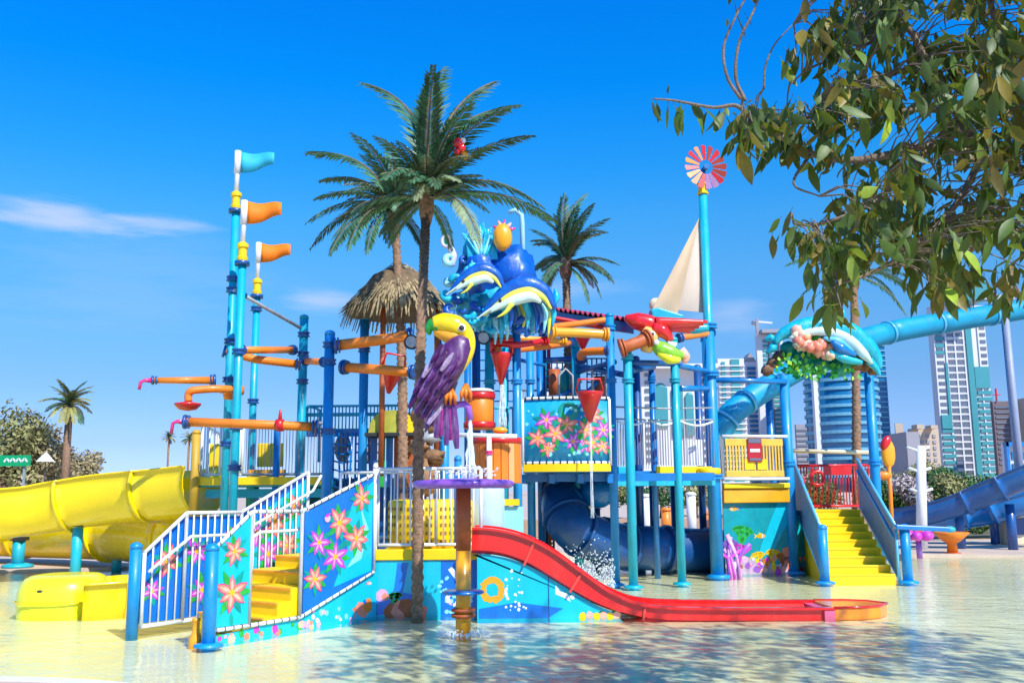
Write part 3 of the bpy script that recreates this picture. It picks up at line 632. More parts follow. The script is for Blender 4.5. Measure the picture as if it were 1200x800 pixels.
class Print:
    """flat printed decoration laid on a Plane in thin layers"""
    def __init__(s, pl): s.p = pl; s.mb = MB(); s.k = 0
    def poly(s, pts, m, lay): s.mb.use(m); s.mb.poly([s.p.pt(a, z, lay*.0005) for a, z in pts])
    def blade(s, a, z, ang, l, w, m, lay, back=0.0):
        c, sn = math.cos(ang), math.sin(ang); f = lambda x, y: (a+x*c-y*sn, z+x*sn+y*c)
        s.poly([f(back, 0), f(l*.35, -w/2), f(l*.65, -w*.42), f(l, 0), f(l*.65, w*.42), f(l*.35, w/2)], m, lay)
    def disc(s, a, z, r, m, lay, n=12, sq=1):
        w = 0 if n in (12, 6) else .42; n2 = n if not w else 11
        f = lambda k: r*(1+w*noise.noise(Vector((a*31+math.cos(k*6.2832/n2)*1.6, z*37+math.sin(k*6.2832/n2)*1.6, r*99))))
        s.poly([(a+f(k)*math.cos(k*6.2832/n2), z+f(k)*sq*math.sin(k*6.2832/n2)) for k in range(n2)], m, lay)
    def flower(s, a, z, r, rot=0, kind=0, leaves=True):
        s.k += 1; lay = 1+(s.k % 4)*5
        if leaves:
            for j in range(6): s.blade(a, z, rot+.5+j*1.05, r*1.25, r*.42, GREEN if j % 2 else DKGREEN, lay)
        edge, mid, inner = ((PINK, CORAL, SALMON), (PURP, MAG, LILAC), (MAG, SALMON, LILAC))[kind]
        w = r; 
        for j in range(6):
            g = rot+j*1.047+.14*math.sin(j*5.1+a*40); r = w*(1+.14*math.sin(j*3.7+z*50+a*17))
            s.blade(a, z, g, r, r*.44, edge, lay+1); s.blade(a, z, g, r*.9, r*.34, mid, lay+2); s.blade(a, z, g, r*.72, r*.16, inner, lay+3)
        r = w; s.disc(a, z, r*.16, YELP, lay+4, 8); [s.blade(a, z, rot+.5+j*1.25, r*.36, r*.05, ORG, lay+4.4) for j in range(5)]
    def coral(s, a, z, h, m, seed=0, lay=2):
        rnd = random.Random(seed)
        def br(x, y, ang, l, w, d):
            s.blade(x, y, ang, l, w, m, lay+d*.3)
            if d < 3:
                for q in (-1, 0, 1):
                    br(x+math.cos(ang)*l*.75, y+math.sin(ang)*l*.75, ang+q*.5+rnd.uniform(-.2, .2), l*.62, w*.75, d+1)
        br(a, z, 1.57, h*.5, h*.16, 0)
    def fish(s, a, z, l, m, m2, flip=1, lay=3):
        s.poly([(a+flip*l*.5*math.cos(t*.5236), z+l*.22*math.sin(t*.5236)) for t in range(12)], m, lay)
        s.poly([(a-flip*l*.4, z), (a-flip*l*.75, z+l*.25), (a-flip*l*.62, z), (a-flip*l*.75, z-l*.25)], m2, lay+.5)
        s.poly([(a-flip*l*.1, z+l*.15), (a-flip*l*.25, z+l*.38), (a+flip*l*.15, z+l*.2)], m2, lay+.7)
        s.poly([(a+flip*l*.12, z-l*.21), (a+flip*l*.2, z-l*.2), (a+flip*l*.2, z+l*.2), (a+flip*l*.12, z+l*.21)], WHITE, lay+1)
        s.disc(a+flip*l*.32, z+l*.05, l*.05, WHITE, lay+1.3, 8); s.disc(a+flip*l*.33, z+l*.05, l*.025, DARK, lay+1.6, 6)
    def star(s, a, z, r, m, rot=.3, lay=3):
        s.poly([(a+(r if j % 2 == 0 else r*.42)*math.cos(rot+j*.6283), z+(r if j % 2 == 0 else r*.42)*math.sin(rot+j*.6283)) for j in range(10)], m, lay)
    def bubbles(s, a, z, w, h, n, seed=0, m=LCYAN, r=.02):
        rnd = random.Random(seed)
        for _ in range(n): s.disc(a+rnd.uniform(0, w), z+rnd.uniform(0, h), r*rnd.uniform(.4, 1.4), m, 1+rnd.random(), 7)
    def sweep(s, pts, m, lay=.6): s.poly(pts, m, lay)
    def done(s, parent, name='printed_mural'): return s.mb.build(name, None, parent)
def slab(parent, A, B, zA, zB, m, name='panel', th=.024, label=None):
    """upright panel between ground points A,B with (bottom,top) at each end"""
    pl = Plane(A, B); n = pl.n*th/2
    pts = [pl.A+Vector((0, 0, zA[0])), pl.B+Vector((0, 0, zB[0])), pl.B+Vector((0, 0, zB[1])), pl.A+Vector((0, 0, zA[1]))]
    mb = MB(); mb.prism([p-n for p in pts], n*2); return mb.build(name, m, parent, label=label)
def arc(r, a0, a1, n): return [(r*math.cos(a0+(a1-a0)*i/n), r*math.sin(a0+(a1-a0)*i/n)) for i in range(n+1)]
def channel(parent, path, r, m, open_deg=80, th=.04, sec=6, flange=True, rim=.05, rx=1.0, name='slide_section', fm=None, wall=0.0):
    """open trough swept along path, split into flanged sections"""
    pts = [Vector(p) for p in path]; fr = frames(pts)
    a0 = R(90+open_deg); a1 = R(450-open_deg)
    pro = [(r*rx*math.cos(a), r*math.sin(a)) for a in [a0+(a1-a0)*i/14 for i in range(15)]]
    pi_ = [((r-th)*rx*math.cos(a), (r-th)*math.sin(a)) for a in [a0+(a1-a0)*i/14 for i in range(15)]]
    if wall: pro = [(pro[0][0], pro[0][1]+wall)]+pro+[(pro[-1][0], pro[-1][1]+wall)]; pi_ = [(pi_[0][0], pi_[0][1]+wall)]+pi_+[(pi_[-1][0], pi_[-1][1]+wall)]
    ringp = [(x+(-rim if x < 0 else rim)*0, z) for x, z in pro]
    loop = pro + [(pro[-1][0]+rim, pro[-1][1]), (pro[-1][0]+rim, pro[-1][1]+rim*.5), (pi_[-1][0], pi_[-1][1]+rim*.5)] + pi_[::-1][1:] + [(pi_[0][0], pi_[0][1]+rim*.5), (pro[0][0]-rim, pro[0][1]+rim*.5), (pro[0][0]-rim, pro[0][1])]
    n = len(loop)
    for s0 in range(0, len(pts)-1, sec):
        s1 = min(s0+sec, len(pts)-1); mb = MB()
        for i in range(s0, s1+1):
            t, sd_, u = fr[i]
            for x, z in loop: mb.v.append(pts[i]+sd_*x+u*z)
        for i in range(s1-s0):
            for j in range(n): mb.face((i*n+j, i*n+(j+1) % n, (i+1)*n+(j+1) % n, (i+1)*n+j), True)
        mb.face(range(n)); mb.face([(s1-s0)*n+j for j in range(n)][::-1])
        mb.build(name, m, parent)
        if flange and s1 < len(pts)-1:
            t, sd_, u = fr[s1]; fb = MB(); k = len(pro)
            for o in (-.035, .035):
                for x, z in pro: fb.v.append(pts[s1]+t*o+sd_*x*1.0+u*z*1.0)
                for x, z in pro: fb.v.append(pts[s1]+t*o+sd_*x*(1+.06/r)+u*z*(1+.06/r))
            for j in range(k-1):
                fb.face((j, j+1, k+j+1, k+j)); fb.face((2*k+j, 2*k+j+1, 3*k+j+1, 3*k+j)[::-1]); fb.face((k+j, k+j+1, 3*k+j+1, 3*k+j), True)
            fb.build('flange', fm or m, parent)
def tubeslide(parent, ctrl, r, m, sec=5, per=8, fm=None):
    pts = smooth_path(ctrl, per)
    for s0 in range(0, len(pts)-1, sec):
        s1 = min(s0+sec, len(pts)-1); mb = MB(); mb.tube(pts[s0:s1+1], r, 24); mb.build('tube_section', m, parent)
        if s1 < len(pts)-1:
            t = (pts[s1+1]-pts[s1-1]).normalized(); fb = MB(); fb.tube([pts[s1]-t*.04, pts[s1]+t*.04], r*1.09, 24); fb.build('flange', fm or m, parent)
def pipe(label, pts, r=.06, m=ORG, group=None, noz=None, ends=True, name='water_pipe', flat=False, er=None):
    pts = [Vector(p) for p in pts]; t = thing(name, label, 'water pipe', pts[0], group)
    pp = pts if flat or len(pts) < 3 else smooth_path(pts, 6)
    rr = r if not er else [lerp(r, er, i/(len(pp)-1)) for i in range(len(pp))]
    mb = MB(); mb.tube(pp, rr, 12); mb.build('pipe', m, t)
    if ends:
        for a, b, e in ((pp[0], pp[1], r), (pp[-1], pp[-2], er or r)):
            d = (b-a).normalized(); q = MB(); q.tube([a-d*.01, a+d*.035], e*1.55, 12); q.tube([a+d*.055, a+d*.085], e*1.45, 12); q.build('pipe_flange', DBLUE if m is ORG else m, t)
    if noz:   # pink nozzle bent down at the first end
        d = (pp[0]-pp[1]).normalized(); a = pp[0]; q = MB()
        q.tube([a, a+d*.12, a+d*.18+Vector((0, 0, -.03)), a+d*.2+Vector((0, 0, -noz))], [.05, .03, .03, .026], 8); q.build('nozzle', PINK, t)
    return t
def cone_bucket(label, top, h, r, m=REDP, frame=True, stream=None, tilt=0, group='red cone tipping buckets'):
    top = Vector(top); t = thing('tipping_bucket', label, 'bucket', top, group)
    Mx = Matrix.Rotation(tilt, 3, 'Y')
    mb = MB(); n = 14; prof = [(r, 0), (r*1.03, -.02), (r*.92, -h*.12), (.03, -h), (.02, -h), (r*.86, -h*.12), (r*.94, -.0)]
    b = 0
    for rr, z in prof:
        for j in range(n): a = 6.2832*j/n; mb.v.append(top+Mx @ Vector((rr*math.cos(a), rr*math.sin(a), z)))
    for i in range(len(prof)-1):
        for j in range(n): mb.face((i*n+j, i*n+(j+1) % n, (i+1)*n+(j+1) % n, (i+1)*n+j), True)
    mb.face([j for j in range(n)][::1] if False else (0, 1, 2)) if False else None
    mb.build('bucket_cone', m, t)
    if frame:
        q = MB(); q.tube([top+Mx @ Vector((-r, 0, 0)), top+Mx @ Vector((-r*.8, 0, .22)), top+Mx @ Vector((r*.8, 0, .22)), top+Mx @ Vector((r, 0, 0))], .02, 6); q.build('bucket_yoke', m, t)
    if stream:
        s_ = thing('water_stream', stream[2], 'water', top+Vector((0, 0, -h)))
        rnd = random.Random(4); q = MB()
        for k in range(5):
            ox, oy = rnd.uniform(-1, 1)*stream[1], rnd.uniform(-1, 1)*stream[1]; pp = [top+Vector((ox*(1+i*.12)+rnd.uniform(-.004, .004), oy*(1+i*.1), -h-stream[0]*i/16)) for i in range(17)]
            q.tube(pp, [stream[1]*rnd.uniform(.25, .7) for _ in pp], 6)
        q.build('jet', WATERJ, s_)
    return t
WATERJ = mat('falling_water', (.85, .92, .95), .15, .1, 20, alpha=.45)

# ------------------------------------------------------------------ left staircase
N0 = G(247, 10.7, 750); N1_ = G(438, 12.8, 670); U = (N1_-N0).normalized(); LT = (N1_-N0).length; WV = Vector((-U.y, U.x, 0)); SW = 1.3
def sp(t, w=0): return N0 + U*LT*t + WV*w
PZ = .86      # front platform height
def left_stairs():
    t = thing('play_staircase', 'left staircase with white railings and blue flower panels leading up from the water', 'staircase', N0); t.scale.z = .96
    post(t, sp(-.03, -.06), -.1, 1.07, .075, BLUE, plate=True); post(t, sp(-.03, SW+.06), -.1, 1.05, .07, BLUE)
    # yellow steps rising to the platform
    for ta, tb, h in ((.30, .385, .19), (.38, .465, .35), (.46, .60, .51), (.595, .77, .67), (.765, 1.0, PZ-.03)):
        a, b = sp(ta), sp(tb); mb = MB(); c = (a+b)/2+WV*SW/2; mb.box((c.x, c.y, h/2-.02), ((b-a).length, SW-.08, h+.04), math.atan2(U.y, U.x)); mb.build('step', YELP, t, .012)
        mb = MB(); c = a+WV*SW/2-U*.004; mb.box((c.x, c.y, h-.012), (.03, SW-.1, .028), math.atan2(U.y, U.x)); mb.build('step_nosing', ORG2, t, .006)
    # skirt wall under the near side
    pa, pb = sp(.40, -.01), sp(1.02, -.01)
    slab(t, sp(.0, .03), sp(.5, .03), (-.1, .07), (-.1, .14), CYAN, 'skirt_panel')
    slab(t, sp(.5, .03), sp(1.03, .03), (-.1, .14), (-.1, .62), CYAN, 'skirt_panel')
    pr = Print(Plane(sp(0, .03), sp(1.03, .03)))
    rnd = random.Random(3)
    for k in range(26): pr.disc(rnd.uniform(.1, 1.5), rnd.uniform(.0, .08), rnd.uniform(.02, .05), rnd.choice((MAG, LILAC, CORAL, SALMON, GREEN)), 1+rnd.random()*2, 8)
    for k in range(14): pr.disc(1.5+rnd.uniform(.0, .7), rnd.uniform(.02, .2), rnd.uniform(.015, .04), rnd.choice((LCYAN, WHITE, LILAC)), 1+rnd.random()*2, 7)
    pr.disc(2.38, .12, .10, CORAL, 4, 9); pr.disc(2.48, .16, .09, ORG, 5, 9); pr.disc(2.32, .16, .06, CORAL, 6, 9); pr.disc(2.42, .22, .03, PBLUE, 7); pr.coral(2.25, .0, .2, CORAL, 5)
    pr.fish(2.5, .46, .09, SALMON, PINK)
    pr.done(t)
    # near side railing
    segs = [(0.0, .2, (.14, 1.06), (.14, 1.475)), (.2, .5, (.14, 1.475), (.145, 1.465)), (.5, 1.0, (.145, 1.465), (.61, 1.955))]
    railing(t, sp(.0), sp(.2), *segs[0][2:], 1); railing(t, sp(.2), sp(.5), *segs[1][2:], 1); railing(t, sp(.5), sp(1), *segs[2][2:], 1)
    p1 = slab(t, sp(.01), sp(.19), (.17, 1.05), (.17, 1.42), CYAN, 'flower_panel')
    pr = Print(Plane(sp(.0), sp(.2))); pr.flower(.27, 1.02, .17, .2, 0); pr.flower(.25, .55, .23, .5, 0); pr.blade(.25, .33, -1.5, .2, .05, DKGREEN, 1); pr.done(p1, 'flower_print')
    p1 = slab(t, sp(.515), sp(.985), (.19, 1.44), (.62, 1.90), PBLUE, 'flower_panel')
    pl = Plane(sp(.5), sp(1)); pr = Print(pl); L = pl.L
    # cyan water swirl printed over the right of the panel
    pr.sweep([(L*.42, .47), (L*.95, .83-.2), (L*.96, 1.85), (L*.70, 1.62), (L*.55, 1.3), (L*.60, .95)], CYAN, .4); pr.sweep([(L*.6, .7), (L*.8, .8), (L*.9, 1.2), (L*.78, 1.5), (L*.85, 1.1), (L*.7, .85)], LCYAN, .8)
    for a, z, r, rot, k in ((.62, 1.30, .22, .2, 0), (1.02, 1.62, .19, .6, 0), (.27, 1.06, .19, .1, 1), (.93, 1.08, .22, .9, 0), (.56, .86, .22, .4, 1), (.22, .60, .18, .0, 0)):
        pr.flower(a, z, r, rot, k)
    pr.disc(.4, 1.36, .05, LILAC, 24); pr.blade(.35, 1.38, .4, .12, .04, MAG, 25)
    pr.done(p1, 'flower_print')
    # far side railing with bars in front of a printed blue backing
    W2 = SW
    railing(t, sp(.0, W2), sp(.22, W2), (.09, .98), (.09, 1.45), 5); railing(t, sp(.22, W2), sp(.55, W2), (.09, 1.45), (.12, 1.44), 8); railing(t, sp(.55, W2), sp(1.0, W2), (.12, 1.44), (.66, 2.0), 11)
    for (ta, tb, za, zb) in ((.0, .22, (.12, .95), (.12, 1.40)), (.22, .55, (.12, 1.40), (.14, 1.39)), (.55, 1.0, (.14, 1.39), (.68, 1.95))):
        p2 = slab(t, sp(ta, W2+.05), sp(tb, W2+.05), za, zb, PBLUE, 'backing_panel', .012)
        pl = Plane(sp(ta, W2+.05), sp(tb, W2+.05), .008); pr = Print(pl)
        if ta == 0: pr.flower(.35, .85, .2, .2, 0); pr.flower(.15, .5, .16, .2, 1)
        elif ta == .22: pr.flower(.2, .95, .2, .2, 1); pr.flower(.55, .7, .22, .7, 0); pr.flower(.3, .45, .2, .2, 1); pr.flower(.72, 1.1, .15, .2, 0)
        else:
            pr.sweep([(.1, .3), (pl.L, .75), (pl.L, 1.9), (.5, 1.5), (.2, 1.0)], CYAN, .4)
            for a, z, r, k in ((.3, 1.15, .2, 1), (.6, 1.3, .22, 0), (.5, .85, .22, 1), (.85, .95, .22, 0), (.95, 1.5, .18, 0)): pr.flower(a, z, r, a, k)
        pr.done(p2, 'flower_print')
    # dark ties round the white tubes
    tb = MB()
    for (a, b, za, zb) in ((0, .2, 1.06, 1.475), (.2, .5, 1.475, 1.465), (.5, 1, 1.465, 1.955), (0, .5, .14, .145), (.5, 1, .145, .61)):
        n = int((b-a)*22)
        for k in range(n):
            f = (k+.5)/n; p = sp(lerp(a, b, f))+Vector((0, 0, lerp(za, zb, f))); tb.tube([p-U*.006, p+U*.006], .028, 8)
    tb.build('rail_tie', DARK, t, kind='stuff')
    mb = MB(); mb.tube([sp(0, W2-.08)+Vector((0, 0, .72)), sp(.12, W2*.5)+Vector((0, 0, .95)), sp(.06, .02)+Vector((0, 0, 1.03))], .022, 8)
    mb = MB(); mb.tube([sp(.0, .10)+Vector((0, 0, .85)), sp(.28, .10)+Vector((0, 0, 1.22)), sp(.5, .10)+Vector((0, 0, 1.22)), sp(1.0, .10)+Vector((0, 0, 1.72))], .02, 8); mb.build('handrail', WHITE, t)
    mb = MB(); mb.tube([sp(.0, W2-.1)+Vector((0, 0, .75)), sp(.22, W2-.1)+Vector((0, 0, 1.15)), sp(.5, W2-.1)+Vector((0, 0, 1.15)), sp(1.0, W2-.1)+Vector((0, 0, 1.72)), sp(1.06, W2-.1)+Vector((0, 0, 1.95))], .02, 8); mb.build('handrail', WHITE, t)
    c = thing('water_nozzle', 'small orange cone shaped nozzle at the foot of the left staircase', 'nozzle', sp(-.02, .3))
    mb = MB(); q = sp(-.02, .20); mb.lathe([(.075, -.08), (.07, .05), (.04, .12), (.04, .23), (.05, .24), (.045, .27)], q, 12); mb.build('nozzle_body', ORG2, c)
left_stairs()

# ------------------------------------------------------------------ front platform (low deck behind the palm)
FY = 12.92; FX0 = sp(1.0).x; FX1 = -.46; BY = 15.2
def front_platform():
    t = thing('low_play_deck', 'low yellow edged play deck behind the tall palm trunk with white railings', 'play deck', (FX0, FY, 0)); t.scale.z = .96
    mb = MB(); mb.box(((FX0+FX1)/2, (FY+BY)/2+.05, PZ-.03), (FX1-FX0, BY-FY-.1, .06)); mb.build('deck_floor', YELP, t, .008)
    mb = MB(); mb.box(((FX0+FX1)/2, FY-.01, PZ-.03), (FX1-FX0, .06, .15)); mb.build('deck_edge', YELP, t, .012)
    A = Vector((FX0, FY, 0)); B = Vector((FX1, FY, 0)); C = Vector((-.98, FY, 0))
    slab(t, A, C, (-.1, PZ-.11), (-.1, PZ-.11), CYAN, 'mural_panel'); slab(t, C, B, (-.1, PZ-.11), (-.1, PZ-.11), PBLUE, 'mural_panel')
    slab(t, Vector((FX0-.02, FY+.02, 0)), Vector((FX0-.9, BY, 0)), (-.1, PZ-.11), (-.1, PZ-.11), PBLUE, 'mural_panel')
    slab(t, Vector((FX1, FY+.02, 0)), Vector((FX1, BY, 0)), (-.1, PZ-.11), (-.1, PZ-.11), PBLUE, 'mural_panel')
    pl = Plane(A, B); pr = Print(pl); L = pl.L
    pr.sweep([(.02, .02), (.6, .02), (.55, .28), (.3, .34), (.02, .2)], PBLUE, .4); pr.sweep([(.25, .3), (.38, .33), (.45, .72), (.3, .72)], PBLUE, .6)
    pr.sweep([(.9, .02), (1.4, .02), (1.4, .7), (.92, .7)], PBLUE, .5)
    pr.coral(.28, .0, .38, GREEN, 2); pr.disc(.1, .28, .09, LILAC, 5, 9); pr.disc(.14, .26, .05, CORAL, 6, 9)
    for k, (a, z, r) in enumerate(((.22, .06, .1), (.36, .09, .13), (.5, .1, .13), (.6, .05, .1), (.42, .14, .1))): pr.disc(a, z, r, CORAL if k % 2 else RUST, 3+k*.3, 10)
    pr.poly([(.98, .62), (1.03, .66), (1.2, .46), (1.13, .42)], WHITE, 2); pr.poly([(1.13, .49), (1.2, .46), (1.26, .36), (1.16, .36)], PINK, 2.4)
    for k in range(30):
        rnd = random.Random(k); pr.disc(.92+rnd.uniform(0, .4), rnd.uniform(.02, .28), rnd.uniform(.01, .04), rnd.choice((LCYAN, WHITE, LILAC)), 1+k*.05, 7)
    pr.bubbles(.86, .3, .12, .25, 9, 4)
    pr.done(t)
    # white railings
    zr = (PZ+.10, 2.02)
    railing(t, (FX0+.02, FY+.05), (-1.05, FY+.05), zr, zr, 9); railing(t, (-1.05, FY+.05), (FX1+.02, FY+.05), zr, zr, 6)
    post(t, (-.76, FY+.12), PZ, 2.15, .05, BLUE)
    post(t, (FX0-.02, FY+.05), -.1, 2.05, .035, WHITE); 
    railing(t, (FX0-.9, BY), (FX1, BY), zr, zr, 16)
    # yellow perforated drum panel on the deck
    c = Vector((-1.25, 14.4, 0)); mb = MB(); mb.lathe([(.62, PZ), (.64, PZ+.04), (.64, PZ+.66), (.62, PZ+.7), (.5, PZ+.72)], c, 28); mb.build('drum_panel', YELP, t)
    hm = MB()
    for i in range(26):
        a = math.pi*(1.05+.9*i/26)
        for j in range(5):
            hm.box(c+Vector((math.cos(a)*.641, math.sin(a)*.641, PZ+.1+j*.12)), (.01, .03, .05), a)
    hm.build('drum_slot', mat('slot_shadow_brown', (.3, .17, .02), .8), t, kind='stuff')
    # pale blue barrel panel and orange barrel panel (right of the trunk)
    c = P(570, 600, 14.6); mb = MB(); mb.lathe([(.27, 1.05), (.28, 1.07), (.28, 1.72), (.27, 1.74)], (c.x, c.y, 0), 20)
    mb.build('pale_barrel', mat('pale_blue_plastic', (.45, .62, .80), .4, .1, 3, grime=.3), t)
    c = P(598, 600, 14.7); mb = MB(); mb.box((c.x-.05, c.y, .9), (.5, .06, 1.1)); mb.build('pale_panel', mat('pale_aqua_panel', (.3, .72, .74), .45, .1, 2), t)
    mb = MB(); mb.box((c.x, c.y-.05, 1.52), (.28, .08, .1)); mb.build('yellow_trim', YELP, t)
front_platform()

# ------------------------------------------------------------------ red slide
def red_slide():
    Y0 = 12.95
    t = thing('open_slide', 'red open waterslide curving down to the right from the low deck', 'slide', (FX1, Y0, 0))
    prof = [(553, 634), (575, 635), (600, 640), (625, 650), (650, 665), (680, 685), (705, 700), (735, 712), (770, 718.5), (830, 720.5), (900, 720.5), (975, 720.5)]
    near = 12.62
    ctrl = [Vector((P(px, py, near).x, Y0+.02, P(px, py, near).z)) for px, py in prof]
    path = smooth_path(ctrl, 5)
    def trough(pts, m, name, hs, fl):
        mb = MB(); n = 0
        for i, p in enumerate(pts):
            h = hs(i); k = .43; q = fl(i); f1 = lerp(-h*.5, h-.02, q); f2 = lerp(-h+.05, h-.05, q)
            loop = [(-k, h), (-k, -h*.7), (-k*.75, -h), (k*.75, -h), (k, -h*.7), (k, h), (k+.05, h), (k+.05, h+.03), (k-.04, h+.03), (k-.04, f1), (k*.65, f2), (-k*.65, f2), (-k+.04, f1), (-k+.04, h+.03), (-k-.05, h+.03), (-k-.05, h)]
            n = len(loop)
            a = pts[max(0, i-1)]; b = pts[min(len(pts)-1, i+1)]; tg = (b-a).normalized(); up = Vector((-tg.z, 0, tg.x))
            for y, z in loop: mb.v.append(p+Vector((0, y, 0))+up*z)
        for i in range(len(pts)-1):
            for j in range(n): mb.face((i*n+j, i*n+(j+1) % n, (i+1)*n+(j+1) % n, (i+1)*n+j), False)
        mb.face(range(n)); mb.face([(len(pts)-1)*n+j for j in range(n)][::-1])
        return mb.build(name, m, t)
    N = len(path)
    hh = lambda q: .155-.075*min(1, max(0, (q-N*.35)/(N*.3)))
    cuts = [0, 14, 24, 38, N-1]
    for a, b in zip(cuts, cuts[1:]):
        trough(path[a:b+1], RED, 'slide_section', lambda i, a=a: hh(i+a), lambda i, a=a: min(1, max(0, (i+a-N*.5)/(N*.25))))
        if b < N-1:
            p = path[b]; tg = (path[b+1]-path[b-1]).normalized(); up = Vector((-tg.z, 0, tg.x)); h = hh(b)+.02
            mb = MB(); mb.box(p, (.03, .93, h*2), M=Matrix((tg, Vector((0, 1, 0)), up)).transposed()) ; 
            q = MB(); q.box(p+Vector((0, -.445, 0)), (.03, .02, h*1.9), M=Matrix((tg, Vector((0, 1, 0)), up)).transposed()); q.build('joint_strip', mat('pale_red_joint', (.72, .07, .05), .4), t)
    e = path[-1]; tip = P(1052, 721, near).x
    # flat amber run-out tongue that narrows to a point
    mb = MB(); 
    outl = [(e.x, -.43), (e.x+(tip-e.x)*.45, -.40), (e.x+(tip-e.x)*.78, -.25), (tip, .0), (e.x+(tip-e.x)*.8, .3), (e.x+(tip-e.x)*.5, .42), (e.x, .43)]
    mb.prism([(x, Y0+y, -.05) for x, y in outl], (0, 0, .16)); mb.build('runout_tongue', mat('orange_gelcoat', (.88, .26, .01), .25, .2, 1.6, coat=.5, grime=.5, grime_col=(.8, .03, .02)), t, .02)
    mb = MB(); rim = [Vector((x, Y0+y, .11)) for x, y in outl]; mb.tube(rim, .018, 6); mb.build('tongue_rim', RED, t)
    mb = MB(); mb.box((e.x-.07, Y0, e.z-.012), (.13, .93, .17)); mb.build('joint_band', mat('pink_band', (.65, .12, .25), .3), t)  # pinkish band across the end of the flat run
    # mural wall carrying the slide
    w = thing('slide_mural_wall', 'aqua painted wall with starfish and bubbles under the red slide', 'wall', (FX1, 12.56, 0))
    yy = 12.60; pts = []
    for i, p in enumerate(path):
        z = p.z-hh(i)-.012
        if z < .06: break
        pts.append(Vector((p.x, yy, z)))
    poly = [Vector((FX1-.02, yy, -.1)), Vector((pts[-1].x+.2, yy, -.1))]+pts[::-1]+[Vector((FX1-.02, yy, pts[0].z))]
    mb = MB(); mb.prism(poly, (0, .03, 0)); mb.build('mural_panel', CYAN, w)
    mb = MB(); mb.box(((P(643, 700, yy).x), yy-.004, .25), (.012, .006, .6)); mb.build('panel_joint', DBLUE, w)
    pl = Plane((FX1, yy), (2, yy), .002); pr = Print(pl)
    sx = P(577, 693, yy).x-FX1; 
    for k in range(14): a = k*.449; pr.disc(sx+.125*math.cos(a)-.0, .36+.13*math.sin(a), .045, ORG2, 2+k*.02, 8)
    pr.sweep([(.0, 0), (.9, 0), (1.1, .12), (.5, .2), (0, .12)], PBLUE, .4); pr.bubbles(.35, .1, .3, .5, 26, 9, WHITE, .018)
    pr.coral(1.75, .0, .16, GREEN, 8); pr.coral(1.6, .0, .1, GREEN, 3)
    for k in range(6): pr.disc(1.35+k*.09, .02+.01*(k % 2), .05, SALMON if k % 2 else YELP, 3+k*.1, 8)
    pr.poly([(1.0, .42), (1.06, .34), (1.16, .3), (1.2, .2), (1.1, .26), (1.0, .3)], WHITE, 2); pr.disc(1.22, .26, .03, WHITE, 2.5)
    pr.done(w)
red_slide()

